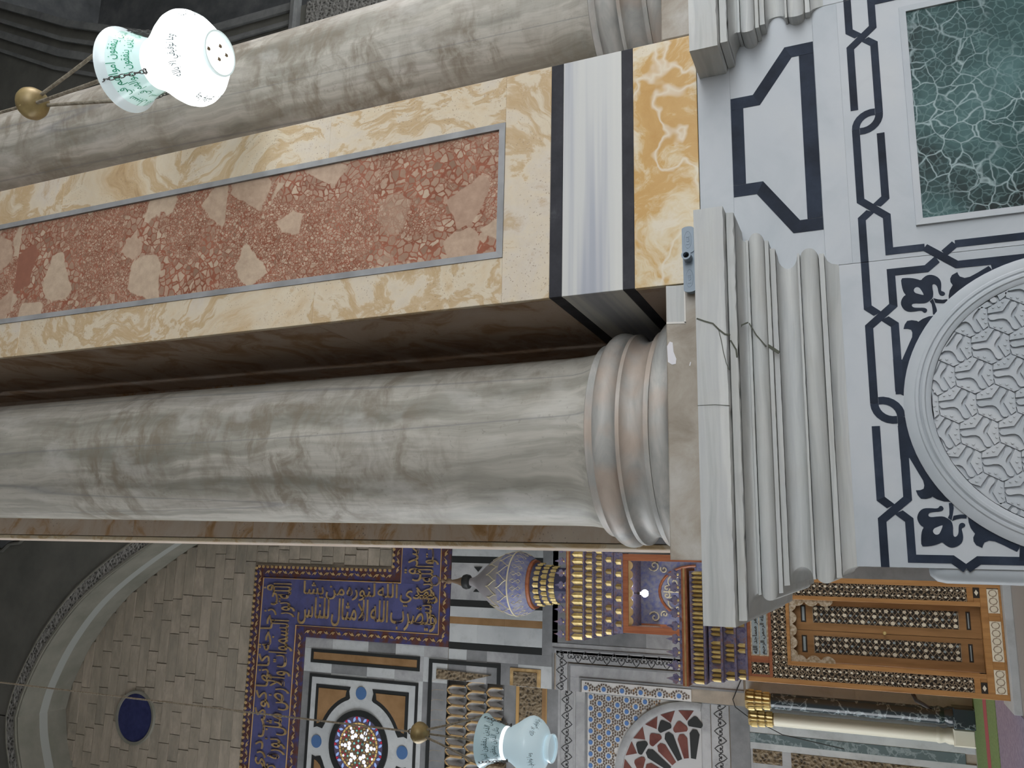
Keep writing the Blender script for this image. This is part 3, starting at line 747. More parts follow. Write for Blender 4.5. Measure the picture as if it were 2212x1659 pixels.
# ================================================================ HANGING GLASS LAMPS
def lamp(label, B, tilt_axis, tilt, top, bobz, mats, scale=1.0, texts=True):
    body_m, neck_m, rim_m, foot_m = mats
    t = thing('mosque_lamp', label, 'lamp', B, group='hanging glass mosque lamps')
    Rm = Matrix.Rotation(tilt, 3, Vector(tilt_axis)); Bv = Vector(B)
    T = lambda p: Bv+Rm@(Vector(p)*scale)
    def mk(prof, nm, mt, parent=t, seg=56): return MB().lathe(prof, 0, 0, seg).xform(T).build(nm, mt, parent, smooth=50)
    body = mk([(.066, -.088), (.085, -.084), (.118, -.066), (.144, -.038), (.157, -.012), (.16, .004), (.156, .022), (.142, .048), (.120, .080), (.101, .112), (.090, .138), (.086, .150)], 'body', body_m)
    neck = mk([(.086, .150), (.089, .165), (.098, .195), (.112, .232), (.126, .265)], 'neck', neck_m)
    mk([(.126, .265), (.135, .282), (.1455, .293), (.147, .2955), (.145, .2965), (.133, .2835), (.124, .266), (.096, .195)], 'rim', rim_m)
    mk([(.064, -.086), (.0665, -.092), (.0735, -.105), (.0765, -.116), (.0755, -.122), (.070, -.122), (.066, -.112)], 'foot', foot_m)
    mk([(.0, -.108), (.067, -.110)], 'foot_base', body_m)
    def wrap(vs, fs, r_of, z0, a0, nm, mt, parent):
        m = MB().add([T(((r_of(z0+v[1])+.0012+v[2])*math.cos(a0+v[0]/.112), (r_of(z0+v[1])+.0012+v[2])*math.sin(a0+v[0]/.112), z0+v[1])) for v in vs], fs)
        m.build(nm, mt, parent, fix=False)
    rn = lambda z: .086+(z-.150)*(.126-.086)/(.265-.150)-.0022*math.sin((z-.15)/.115*PI)+.001
    def rb(z):
        pr = [(.066, -.088), (.118, -.066), (.144, -.038), (.157, -.012), (.16, .004), (.156, .022)]
        for (r0, z0), (r1, z1) in zip(pr, pr[1:]):
            if z0 <= z <= z1: return r0+(r1-r0)*(z-z0)/(z1-z0)+.001
        return .16
    # lettering
    line = 'مثل الذين ينفقون اموالهم في سبيل الله'
    vs, fs = text_geo(shape_arabic(line), .09, .0); vs = fit_text(vs, .112*2*PI*.60, .050)
    for k in (0, 1):
        wrap(vs, fs, rn, .166+.047*k, -4.3+.35*k, 'neck_lettering', 'glass_ink_green' if texts else 'glass_ink_dark', neck)
    vs, fs = text_geo(shape_arabic('وما توفيقي الا بالله'), .06, .0)
    for k in range(4):
        v2 = fit_text(vs, .112*.95, .034); wrap(v2, fs, rb, -.060, -2.55+k*PI/2, 'body_lettering', 'glass_ink_dark', body)
    # chains to the counterweight
    bz = bobz
    for k, a in enumerate((-2.35, -.25, 1.85)):
        p0 = T((.106*math.cos(a), .106*math.sin(a), .122)); p1 = T((.140*math.cos(a), .140*math.sin(a), .300)); p1 = p1+(p1-Bv).normalized()*0
        p2 = Vector((Bv.x+.022*math.cos(a), Bv.y+.022*math.sin(a), bz-.045))
        lk = MB(); n = 9
        for i in range(n):
            q = p0+(p1-p0)*((i+.5)/n); d = (p1-p0).normalized(); u = d.cross(Vector((0, 0, 1))).normalized()
            if i % 2: u = d.cross(u).normalized()
            lk.tube([q+d*.0135*math.cos(b*PI/5)+u*.006*math.sin(b*PI/5) for b in range(10)], .0017, 5, True)
        lk.build('chain', 'chain_metal', t, smooth=60)
        path = [p1+(p2-p1)*(i/8)+Vector((0, 0, -.012*math.sin(i/8*PI))) for i in range(9)]
        MB().tube(path, .0068*scale, 7).build('wrapped_cord', 'rope_wrap', t, smooth=60)
        MB().lathe([(.008, -.004), (.011, 0), (.008, .004)], 0, 0, 10).xform(lambda p, q=p0: q+p).build('hook_ring', 'chain_metal', t, smooth=60)
    bob = MB().lathe([(0, -.052), (.018, -.050), (.038, -.036), (.051, -.012), (.054, .006), (.050, .020), (.038, .036), (.020, .046), (.008, .050), (0, .051)], 0, 0, 36)
    bob.xform(lambda p: (Bv.x+p.x*1.15, Bv.y+p.y*1.15, bz+p.z*1.1))
    bob = bob.build('counterweight', 'brass_old', t, smooth=60)
    MB().lathe([(.003, 0), (.009, .002), (.009, .005), (.004, .006)], 0, 0, 16).xform(lambda p: (Bv.x+p.x*1-.028, Bv.y-.045-p.z, bz+p.y)).build('stud', 'brass_old', bob, smooth=60)
    MB().tube([(Bv.x+.014*math.cos(a*PI/6), Bv.y, bz+.062+.014*math.sin(a*PI/6)) for a in range(12)], .004, 6, True).build('eyelet', 'chain_metal', bob, smooth=60)
    MB().tube([(Bv.x, Bv.y, bz+.07), (Bv.x, Bv.y, bz+1.0), (Bv.x+top[0], Bv.y+top[1], top[2])], .006, 6).build('suspension_rope', 'rope_wrap', t, smooth=60)
    return t
LB = (1.656, 1.916, 3.678)
lm = lamp('brightly lit white glass mosque lamp with green lettering before the grey column', LB, (.6540, .7565, 0), math.radians(4), (0, 0, 36), LB[2]+.80,
          ('glass_lit', 'glass_neck', 'glass_rim', 'glass_foot'))
for k, (a, r) in enumerate(((.4, .03), (1.3, .045), (2.6, .025), (4.4, .04))):
    MB().prism([(LB[0]+r*math.cos(a)+.006*(1+.5*(i % 2))*math.cos(i*PI/4), LB[1]+r*math.sin(a)+.005*(1+.4*(i % 3))*math.sin(i*PI/4)) for i in range(8)], 0, .001).xform(
        lambda p: (p.x, p.z, LB[2]-.1115+p.y)).build('scorch_spot', 'strap_wood', lm)
LB2 = (-1.045, 4.576, 3.44)
lm2 = lamp('pale blue glass mosque lamp hanging before the distant mihrab wall', LB2, (1, 0, 0), 0.0, (0, 0, 36), LB2[2]+.72,
           ('glass2_body', 'glass2_neck', 'glass2_neck', 'glass2_body'), texts=False)
MB().lathe([(.0885, .128), (.088, .150), (.090, .165)], LB2[0], LB2[1], 40).xform(lambda p: (p.x, p.y, p.z+LB2[2])).build('glowing_waist', 'glass2_waist', lm2, smooth=60)

# ================================================================ QIBLA WALL (far background)
WY, RY = 20.8, 21.2                      # wall face and the face of the shallow recess
wb = MB().box(-3.34, 2.2, WY+.02, 22, 0, 30).box(-7.2, -3.34, WY+.02, 22, 13.0, 30).box(-13, -7.2, WY+.02, 22, 0, 30).box(-7.2, -3.34, RY+.02, 22, 0, 13.0)
wb = struct(wb.build('wall_back', 'stone_wall'), 'far stone wall with blue lettered frieze and round windows', 'wall')
AC = -5.32
ARCH = [(0, 26.61), (.9, 26.36), (2.36, 25.55), (3.86, 24.12), (5.4, 21.65), (6.15, 19.6), (6.5, 17.6), (6.6, 15.5)]
def catmull(P, n=6):
    out = []
    for i in range(len(P)-1):
        p0, p1, p2, p3 = P[max(0, i-1)], P[i], P[i+1], P[min(len(P)-1, i+2)]
        for k in range(n):
            t = k/n
            out.append(tuple(.5*((2*p1[j])+(-p0[j]+p2[j])*t+(2*p0[j]-5*p1[j]+4*p2[j]-p3[j])*t*t+(-p0[j]+3*p1[j]-3*p2[j]+p3[j])*t**3) for j in range(2)))
    return out+[P[-1]]
arch = catmull(ARCH)+[(6.6, 0)]
def arch_half(z):
    if z < 15.5: return 6.6
    for a, b in zip(arch, arch[1:]):
        if b[1] <= z <= a[1]: return a[0]+(b[0]-a[0])*(a[1]-z)/max(1e-6, a[1]-b[1])
    return 0
FY = 19.05
L2 = [(17.3, 0), (17.3, 18), (17.35, 22), (17.9, 24.45), (19.5, 28.85), (21.46, 33.07), (23.5, 36)]
right = [(AC+dx+.02, z) for dx, z in arch]
wm = MB().prism(right[::-1]+[(AC+.0, 36)]+[(23.5, 36)]+L2[::-1], FY+.02, WY)
left = [(AC-dx-.02, z) for dx, z in arch]
wm.prism([(-16, 0), (-16, 36), (AC, 36)]+left, FY+.02, WY)
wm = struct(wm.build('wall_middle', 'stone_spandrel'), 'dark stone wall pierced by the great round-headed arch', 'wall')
struct(MB().box(2.2, 34, 25.6, 26, 0, 36).build('wall_far', 'stone_dark'), 'dark wall beyond the second arch', 'wall')
def arch_strip(y0, y1, mt, nm, sg):
    m = MB(); pts = [(AC+sg*(dx-.0), z) for dx, z in arch]; out = [(AC+sg*(dx+.03), z+.02) for dx, z in arch]
    m.loft([[(a[0], y0, a[1]), (a[0], y1, a[1]), (b[0], y1, b[1]), (b[0], y0, b[1])] for a, b in zip(pts, out)])
    m.build(nm, mt, wm, smooth=50)
for sg in (1, -1):
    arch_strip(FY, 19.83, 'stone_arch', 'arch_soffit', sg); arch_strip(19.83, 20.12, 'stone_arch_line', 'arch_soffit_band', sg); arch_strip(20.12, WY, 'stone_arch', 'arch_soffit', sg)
    def edge(w0, w1, mt, nm, yf):
        m = MB(); r = []
        for i, (dx, z) in enumerate(arch):
            a = arch[max(0, i-1)]; b = arch[min(len(arch)-1, i+1)]
            t = Vector((b[0]-a[0], b[1]-a[1])).normalized(); n = Vector((-t.y, t.x))
            if i == 0: n = Vector((0, 1))
            p, q = Vector((dx, z))+n*w0, Vector((dx, z))+n*w1
            r.append([(AC+sg*p.x, yf, p.y), (AC+sg*q.x, yf, q.y), (AC+sg*q.x, FY+.04, q.y), (AC+sg*p.x, FY+.04, p.y)])
        m.loft(r).build(nm, mt, wm, smooth=50)
    edge(0, .07, 'stone_arch', 'arch_roll', FY-.05); edge(.07, .43, 'stone_carved', 'arch_carved_band', FY-.02); edge(.43, .47, 'stone_arch', 'arch_roll', FY-.04)
# moulded frame high above the arch
MB().prism([(-.15, 36), (-.15, 28.3), (.05, 28.0), (.12, 27.6), (.35, 27.35), (.7, 27.25), (3, 27.25), (3, 36)], FY-.06, FY+.02).build('upper_panel', 'stone_dark', wm)
MB().tube([(-.25, FY, 36), (-.25, FY, 28.35), (-.02, FY, 28.05), (.02, FY, 27.55), (.3, FY, 27.25), (.7, FY, 27.13), (3, FY, 27.13)], .06, 6).build('upper_moulding', 'stone_spandrel', wm, smooth=50)
# second arch, springing at the right
for off, w_, mt in ((-.0, .28, 'stone_dark_light'), (-.62, .16, 'stone_dark_light'), (-1.15, .30, 'stone_dark_light'), (-1.75, .14, 'stone_dark_light')):
    path = [(x+off*(1 if z > 18 else .9), z+abs(off)*.25*(z > 20)) for x, z in L2[1:]]
    m = MB()
    for q in strip_quads(path, w_): m.prism(q, FY-.10+abs(off)*.03, FY+.03)
    m.build('arch_moulding', mt, wm)
MB().slab(13.5, 17.5, 17.75, 18.05, FY-.25, FY+.03, .08).build('impost_cornice', 'stone_dark_light', wm)
MB().slab(13.5, 17.35, 14.2, 17.5, FY-.05, FY+.03, .03).build('carved_frieze', 'stone_carved', wm)
# ashlar blocks
unit = MB().slab(0, 1, 0, 1, 0, 1, .0).mesh('stone_block', 'stone_wall')
z = 19.2
while z < 26.3:
    h = .40; hw = arch_half(z)
    x = AC+hw-.1
    x0 = max(AC-hw+.1, -8.6)
    while x > x0:
        w_ = min(random.uniform(.5, 1.5), x-x0)
        if w_ > .08: place('stone_block', unit, wb, (x-w_+.012, WY-.012-random.random()*.03, z+.01), scale=(w_-.02, .06, h-.018))
        x -= w_
    z += h
z = 14.36
while z < 19.1:
    x = 1.28
    while x > -.40:
        w_ = min(random.uniform(.5, .9), x+.42)
        if w_ > .08: place('stone_block', unit, wb, (x-w_+.012, WY-.012-random.random()*.03, z+.01), scale=(w_-.02, .06, .382))
        x -= w_
    z += .40
# blue roundel window
w2 = thing('window_2', 'small dark blue round window high in the arch', 'window', (-5.3, WY, 22.75), kind='structure')
w2c = (-5.30, 23.47)
MB().prism([(w2c[0]+.74*math.cos(i*PI/24), w2c[1]+.74*math.sin(i*PI/24)) for i in range(48)], WY-.045, WY).build('glass', 'navy_glass', w2)
ringm = MB().loft([[(w2c[0]+r*math.cos(i*PI/24), y, w2c[1]+r*math.sin(i*PI/24)) for r, y in ((.72, WY-.03), (.72, WY-.075), (.80, WY-.085), (.83, WY-.02))] for i in range(49)], caps=False)
ringm.build('frame', 'stone_arch', w2, smooth=40)

# ---------------------------------------------------------------- lettered frieze
fz = thing('calligraphy_frieze', 'dark blue frieze with raised golden Arabic lettering, stepping around the far wall', 'frieze', (-3, WY, 12.45))
def plate(x0, x1, z0, z1, yf, nm, mt, par, yb=WY, ch=.006): return MB().slab(x0, x1, z0, z1, yf, yb, ch).build(nm, mt, par)
plate(-10.4, -.5, 17.17, 19.15, WY-.05, 'border', 'frieze_brown', fz); plate(-2.5, -.5, 12.45, 17.17, WY-.05, 'border', 'frieze_brown', fz)
plate(-.5, 1.28, 12.45, 14.30, WY-.05, 'border', 'frieze_brown', fz)
plate(-10.4, -.86, 17.50, 18.82, WY-.06, 'blue_field', 'frieze_blue', fz); plate(-2.18, -.86, 12.75, 17.50, WY-.06, 'blue_field', 'frieze_blue', fz)
plate(-.86, 1.28, 12.75, 14.0, WY-.06, 'blue_field', 'frieze_blue', fz)
gl = WY-.065
for path in ([(-10.4, 18.82), (-.86, 18.82), (-.86, 14.0), (1.28, 14.0)], [(-10.4, 17.5), (-2.18, 17.5), (-2.18, 12.75), (1.28, 12.75)]):
    MB().tube([(a, gl, b) for a, b in path], .018, 5).build('gold_line', 'gold_line', fz)
bd = MB()
def beads(p, q, sp, r):
    n = int(math.hypot(q[0]-p[0], q[1]-p[1])/sp)
    for i in range(n):
        x, z = p[0]+(q[0]-p[0])*(i+.5)/n, p[1]+(q[1]-p[1])*(i+.5)/n
        bd.prism([(x+r*math.cos(k*PI/3), z+r*math.sin(k*PI/3)) for k in range(6)], WY-.085, WY-.04)
for p, q in (((-10.4, 19.12), (-.5, 19.12)), ((-.53, 19.1), (-.53, 14.3)), ((-.5, 14.27), (1.28, 14.27))): beads(p, q, .16, .045)
bd.build('gold_beads', 'gold_dull', fz, kind='stuff')
sc_ = MB()
def leaves(p, q, sp, r):
    n = int(math.hypot(q[0]-p[0], q[1]-p[1])/sp); v = abs(q[0]-p[0]) < .1
    for i in range(n):
        x, z = p[0]+(q[0]-p[0])*(i+.5)/n, p[1]+(q[1]-p[1])*(i+.5)/n; s = 1 if i % 2 else -1
        pts = [(-r*1.3, -r*.5*s), (-r*.4, r*.6*s), (r*.2, r*.1*s), (r*1.2, r*.8*s), (r*.5, -r*.1*s), (-r*.1, -r*.5*s)]
        sc_.prism([(x+(b if v else a), z+(a if v else b)) for a, b in pts], WY-.062, WY-.045)
for p, q in (((-10.4, 18.97), (-.6, 18.97)), ((-.68, 18.8), (-.68, 14.3)), ((-.6, 14.13), (1.28, 14.13)), ((-10.4, 17.34), (-2.4, 17.34)), ((-2.34, 17.2), (-2.34, 12.6)), ((-2.3, 12.6), (1.2, 12.6))): leaves(p, q, .21, .075)
sc_.build('border_leaves', 'gold_dull', fz, kind='stuff')
def lettering(words, x0, x1, z0, z1, turn=False):
    geo = [text_geo(shape_arabic(w), 1.0, .02) for w in words.split()]
    wd = [max(v[0] for v in vs)-min(v[0] for v in vs) for vs, fs in geo]
    run = (x1-x0) if not turn else (z1-z0); gap = run*.02
    k = (run-gap*(len(geo)-1))/sum(wd); pos = run
    lo = min(v[1] for vs, fs in geo for v in vs); hi = max(v[1] for vs, fs in geo for v in vs)
    hgt = (z1-z0) if not turn else (x1-x0)
    for (vs, fs), w_ in zip(geo, wd):          # first word stands furthest right
        pos -= w_*k; m0 = min(v[0] for v in vs)
        q = [(pos+(v[0]-m0)*k, (v[1]-lo)/(hi-lo)*hgt, v[2]) for v in vs]
        V_ = [(x0+a, gl-.012-c, z0+b) for a, b, c in q] if not turn else [(x0+b, gl-.012-c, z1-a) for a, b, c in q]
        MB().add(V_, fs).build('gold_lettering', 'gold_faded', fz, kind='stuff')
        pos -= gap
lettering('الله نور السموات والارض مثل نوره', -5.9, -1.0, 17.55, 18.40); lettering('كمشكوة فيها مصباح المصباح', -10.3, -6.05, 17.55, 18.40)
lettering('في زجاجة كانها كوكب دري', -6.3, -1.05, 18.12, 18.78)
lettering('يهدي الله لنوره من يشا', -1.50, -.90, 12.9, 17.3, True); lettering('ويضرب الله الامثال للناس', -2.14, -1.36, 12.85, 17.45, True)
lettering('والله بكل شى', -1.95, -.2, 12.8, 13.5); lettering('عليم صدق', -.8, 1.2, 13.2, 13.95); lettering('في بيوت', -.3, 1.2, 12.8, 13.3)

# ---------------------------------------------------------------- marble panelling
mp = thing('marble_panelling', 'grey and white marble wall panelling with black frames and orange strips', 'panelling', (-2, WY, 0))
P = lambda x0, x1, z0, z1, nm, mt, pr=.012: plate(x0, x1, z0, z1, WY-pr, nm, mt, mp, ch=.004)
def frame(x0, x1, z0, z1, w_, nm, mt, pr=.03, par=None, Y=None):
    Y = Y or WY
    for pts in ([(x0, z1), (x1, z1), (x1-w_, z1-w_), (x0+w_, z1-w_)], [(x0, z0), (x0, z1), (x0+w_, z1-w_), (x0+w_, z0+w_)],
                [(x1, z0), (x1, z1), (x1-w_, z1-w_), (x1-w_, z0+w_)], [(x0, z0), (x1, z0), (x1-w_, z0+w_), (x0+w_, z0+w_)]):
        MB().prism(pts, Y-pr, Y).build(nm, mt, par or mp)
# under the frieze, beside and above the pulpit
xs = [-2.53, -2.35, -1.875, -1.69, -1.42, -1.24, -.26, -.08, .75, .93, 1.28]
for i, (a, b) in enumerate(zip(xs, xs[1:])):
    mt = ['black_far', 'marble_pale_far', 'orange_far', 'marble_pale_far', 'black_far', 'marble_grey_far', 'black_far', 'marble_pale_far', 'black_far', 'marble_pale_far'][i]
    zc = [12.44, 11.6, 10.8, 9.74] if mt != 'black_far' else [12.44, 9.74]
    for z1, z0 in zip(zc, zc[1:]): P(a, b, z0, z1, {'black_far': 'black_strip', 'orange_far': 'orange_strip'}.get(mt, 'marble_slab'), mt)
MB().prism([(-.69+.40*math.cos(i*PI/12), 10.75+.55*math.sin(i*PI/12)) for i in range(24)], WY-.03, WY).build('red_roundel', 'mihrab_red', mp)
for s in (-1, 1): MB().prism([(-.69+s*.33, 11.75), (-.69+s*.2, 11.62), (-.69+s*.33, 11.5)], WY-.03, WY).build('black_triangle', 'black_far', mp)
P(-2.53, 1.28, 9.46, 9.74, 'marble_slab', 'marble_dim_far'); P(-1.89, 1.28, 9.31, 9.46, 'black_strip', 'black_far'); P(-2.2, -1.89, 9.31, 9.46, 'marble_slab', 'marble_grey_far')
zz = [12.44, 11.9, 11.3, 10.4, 9.46]
for a, b in ((-2.80, -2.53), (-3.34, -2.80)):
    for i, (z1, z0) in enumerate(zip(zz, zz[1:])): P(a, b, z0, z1, 'marble_slab', ('marble_pale_far', 'marble_dim_far', 'marble_grey_far', 'marble_dim_far')[(i+(a < -3)) % 4], .010)
for i, (z1, z0) in enumerate(zip([9.46, 8.2, 7, 5.8, 4.65], [8.2, 7, 5.8, 4.65, 3.2])):
    P(-2.2, -1.2, z0, z1, 'marble_slab', 'marble_dim_far' if i < 2 else 'marble_grey_far'); P(-1.2, 1.28, z0, z1, 'marble_slab', 'marble_dim_far' if i < 3 else 'marble_grey_far')
P(-2.45, -2.2, 4.65, 9.46, 'marble_slab', 'marble_grey_far', .02)
for z0, z1 in ((0, 2.3), (2.3, 4.65)): P(-3.34, -2.2, z0, z1, 'marble_slab', 'marble_pale_far')
P(-2.2, 1.28, 0, 3.2, 'marble_slab', 'marble_pale_far')
# around the round window
gz = [17.16, 16.2, 15.0, 14.1, 13.2, 12.46]
for (a, b) in ((-2.8, -2.5), (-3.44, -2.8), (-7.5, -3.44), (-8.4, -7.5)):
    for i, (z1, z0) in enumerate(zip(gz, gz[1:])): P(a, b, z0, z1, 'marble_slab', ('marble_pale_far', 'marble_grey_far', 'marble_pale_far', 'marble_dim_far')[(i+int(abs(a)*2)) % 4], .006)
for sx in (0, 1):
    k = (lambda x: 2*-5.30-x) if sx else (lambda x: x)
    a, b = sorted((k(-3.185), k(-2.805)))
    frame(a, b, 13.31, 16.92, .085, 'black_frame', 'black_far'); P(a+.085, b-.085, 13.395, 16.835, 'orange_strip', 'orange_far', .02)
WCX, WCZ = -5.30, 15.14
frame(-7.10, -3.49, 13.33, 16.92, .08, 'black_frame', 'black_far')
P(-7.02, -3.57, 13.41, 16.84, 'marble_slab', 'marble_pale_far', .014)
for sx in (1, -1):
    for sz in (1, -1):
        T2 = lambda pts: [(WCX+sx*a, WCZ+sz*b) for a, b in pts]
        o1 = [(1.54, 1.53), (1.54, .36), (1.42, .40), (1.24, .36)]+[(1.26*math.cos(math.radians(t)), 1.26*math.sin(math.radians(t))) for t in range(19, 72, 6)]+[(.36, 1.24), (.40, 1.42), (.36, 1.53)]
        o2 = [(1.44, 1.43), (1.44, .48), (1.36, .50)]+[(1.37*math.cos(math.radians(t)), 1.37*math.sin(math.radians(t))) for t in range(22, 69, 6)]+[(.50, 1.36), (.48, 1.43)]
        MB().prism(T2(o1), WY-.024, WY).build('black_corner', 'black_far', mp); MB().prism(T2(o2), WY-.034, WY).build('orange_corner', 'orange_far', mp)
circ = lambda cx, cz, r, n=32: [(cx+r*math.cos(2*PI*i/n), cz+r*math.sin(2*PI*i/n)) for i in range(n)]
for cx, cz in ((WCX+1.40, WCZ), (WCX-1.40, WCZ), (WCX, WCZ+1.40), (WCX, WCZ-1.40)):
    MB().prism(circ(cx, cz, .17), WY-.035, WY).build('blue_disc', 'blue_disc_far', mp)
# black frame round the muqarnas hood and the carved corner
for q in strip_quads([(-8.0, 12.97), (-2.88, 12.97), (-2.88, 10.94), (-3.34, 10.94)], .10): MB().prism(q, WY-.034, WY).build('black_frame', 'black_far', mp)
MB().prism([(-3.08, 12.78), (-3.33, 12.78), (-3.33, 11.9), (-3.13, 11.15)], WY-.04, WY).build('carved_corner', 'carved_brown', mp)
plate(-3.33, -2.89, 9.76, 10.62, WY-.03, 'tablet_frame', 'gold_dull', mp); plate(-3.33, -2.98, 9.86, 10.52, WY-.045, 'carved_tablet', 'carved_brown', mp)
# engraved heart borders
def heart_line(m, x, z, s, up, Y, turn=False):
    pts = [(0, -1), (.55, -.35), (.85, .2), (.6, .75), (.2, .7), (.0, .3), (-.2, .7), (-.6, .75), (-.85, .2), (-.55, -.35)]
    q = [(x+(b*up if turn else a)*s, z+(a if turn else b*up)*s) for a, b in pts]
    m.tube([(a, Y, b) for a, b in q], .013, 4, True)
    m.tube([(x+(b*up if turn else a)*s*.5, Y, z+(a if turn else b*up)*s*.5) for a, b in ((-.6, .3), (-.3, .8), (0, .1), (.3, .8), (.6, .3))], .011, 4)
def heart_strip(par, x0, x1, z0, z1, Y, horiz):
    plate(x0, x1, z0, z1, Y-.02, 'heart_border', 'marble_grey_far', par, yb=Y)
    m = MB(); sp = .185
    n = max(1, int(((x1-x0) if horiz else (z1-z0))/sp))
    for i in range(n):
        t = (i+.5)/n; s = 1 if i % 2 else -1
        if horiz: heart_line(m, x0+(x1-x0)*t, (z0+z1)/2-s*.035, .105, s, Y-.021)
        else: heart_line(m, (x0+x1)/2-s*.035, z0+(z1-z0)*t, .105, s, Y-.021, True)
    m.build('heart_carving', 'groove', par, kind='stuff')
heart_strip(mp, -2.645, -2.385, 4.7, 9.035, WY, False); heart_strip(mp, -3.34, -2.385, 9.035, 9.35, WY, True)
for x0, z1 in ((-2.34, 9.42), (-2.70, 8.99), (-3.02, 8.70)):
    for q in strip_quads([(-3.34, z1), (x0, z1), (x0, 4.7)], .045): MB().prism(q, WY-.035, WY).build('frame_moulding', 'marble_dim_far', mp)
P(-3.0, -2.72, 4.7, 8.97, 'marble_slab', 'marble_grey_far', .014); P(-3.34, -3.0, 8.72, 8.97, 'marble_slab', 'marble_grey_far', .014)

# stained round window
w1 = thing('window_1', 'round stained glass window glowing white, amber and blue', 'window', (WCX, WY, WCZ-.95), kind='structure')
ringp = MB().loft([[(WCX+r*math.cos(i*PI/24), y, WCZ+r*math.sin(i*PI/24)) for r, y in ((.80, WY-.012), (.80, WY-.06), (.955, WY-.06), (.955, WY-.012))] for i in range(49)], caps=False)
ringp.build('black_ring', 'black_far', w1)
MB().prism(circ(WCX, WCZ, .81, 48), WY-.022, WY-.004).build('tracery', 'lead_violet', w1)
def pane(pts, mt): MB().prism([(WCX+a, WCZ+b) for a, b in pts], WY-.034, WY-.02).build('pane', mt, w1)
pol = lambda r, t: (r*math.cos(t), r*math.sin(t))
for k in range(26):
    t = 2*PI*k/26; s = .35 if k % 2 else -.35
    a, b = pol(.655, t+s*.16), pol(.775, t-s*.16); d = Vector((b[0]-a[0], b[1]-a[1])); n = Vector((-d.y, d.x)).normalized()*.036
    pane([a, (a[0]+d.x*.3+n.x*.8, a[1]+d.y*.3+n.y*.8), (a[0]+d.x*.65+n.x, a[1]+d.y*.65+n.y), b, (a[0]+d.x*.65-n.x, a[1]+d.y*.65-n.y), (a[0]+d.x*.3-n.x*.8, a[1]+d.y*.3-n.y*.8)], 'pane_blue')
    if k % 2 == 0:
        t2 = t+PI/26; pane([pol(.785, t2-.05), pol(.785, t2+.05), pol(.70, t2)], 'pane_red')
MB().prism(circ(WCX, WCZ, .635, 48), WY-.026, WY-.02).build('came', 'lead_came', w1)
for k in range(34):
    t = 2*PI*k/34; pane([pol(.580, t-.07), pol(.625, t-.07), pol(.625, t+.07), pol(.580, t+.07)], 'pane_amber')
def gon(cx, cz, r, n, rot, mt): pane([(cx+r*math.cos(rot+2*PI*i/n), cz+r*math.sin(rot+2*PI*i/n)) for i in range(n)], mt)
gon(0, 0, .058, 8, 0, 'pane_white')
for k in range(6):
    t = PI*k/3
    gon(*pol(.115, t+.5), .03, 3, t, 'pane_red'); gon(*pol(.155, t), .036, 4, t, 'pane_aqua')
    for dt in (-.19, .19): gon(*pol(.30, t+.52+dt), .066, 5, t, 'pane_white')
    gon(*pol(.425, t+.52), .062, 5, t+.5, 'pane_white'); gon(*pol(.53, t+.52), .042, 6, t, 'pane_white')
    for dt in (-.17, .17): gon(*pol(.42, t+dt), .028, 4, t, 'pane_aqua')
    gon(*pol(.475, t), .034, 4, t, 'pane_red'); gon(*pol(.54, t), .036, 5, t, 'pane_white')
    for r_, dt in ((.235, 0), (.33, .52), (.375, .25), (.375, .80), (.50, .33), (.50, .72), (.33, .0)): gon(*pol(r_, t+dt), .026, 3, t+dt, 'pane_amber')
    for dt in (-.12, .12): gon(*pol(.535, t+dt*1.4), .028, 3, t, 'pane_red')
MB().tube([(WCX+.82, WY-.2, WCZ-.45), (WCX-.2, WY-.2, WCZ+.45-.6)], .012, 5).build('cable', 'black_far', w1)

# ---------------------------------------------------------------- muqarnas hood and mihrab recess
hood = thing('muqarnas_hood', 'four rows of grey and gold stalactite niches topping the mihrab recess', 'muqarnas', (AC, RY, 10.9))
def scallop(w_, h, d):
    """pointed shell niche, hollow towards the viewer"""
    m = MB(); nu, nv = 6, 5; V_ = []
    for j in range(nv+1):
        t = j/nv; half = w_/2*(1-max(0, (t-.55)/.45)**2.6); z = h*t
        for i in range(nu+1):
            a = PI*i/nu; V_.append((-half*math.cos(a), d*math.sin(a)*(1-.75*t*t)+.0, z))
    fs = [(j*(nu+1)+i, j*(nu+1)+i+1, (j+1)*(nu+1)+i+1, (j+1)*(nu+1)+i) for j in range(nv) for i in range(nu)]
    return m.add(V_, fs)
def rib(w_, h):
    out = []; 
    for i in range(13):
        t = 1-abs(i-6)/6; s = -1 if i < 6 else 1
        half = w_/2*(1-max(0, (t-.55)/.45)**2.6); out.append((s*half if i != 6 else 0, 0, h*t))
    return MB().tube(out, .028, 5)
rows = [(12.98, 12.55, WY+.02), (12.52, 12.0, WY+.11), (11.98, 11.45, WY+.20), (11.42, 10.97, WY+.29)]
for k, (z1, z0, y) in enumerate(rows):
    MB().box(-7.2, -3.34, y+.12, RY+.02, z0-.03, z1+.02).build('backing', 'marble_dim_far', hood)
    w_ = .245; h = z1-z0
    mA = scallop(w_, h, .14).mesh('stalactite_niche', 'marble_grey_far', smooth=60, fix=False); mB = scallop(w_, h, .14).mesh('stalactite_niche', 'gold_dull', smooth=60, fix=False)
    mr = rib(w_, h).mesh('gold_rib', 'gold_dull', smooth=60)
    n = 15
    for i in range(n):
        x = -3.48-(i+.5*(k % 2))*w_*1.04
        a = place('stalactite_niche', mB if (k == 0 and i % 2 == 0) else mA, hood, (x, y, z0))
        ROOTLOC[a.name] = (x, y, z0); place('gold_rib', mr, a, (x, y, z0))
for x in (-4.45, -5.45, -6.45): MB().slab(x-.11, x+.11, 10.85, 11.45, WY+.22, RY, .05).build('pendant', 'carved_brown', hood)
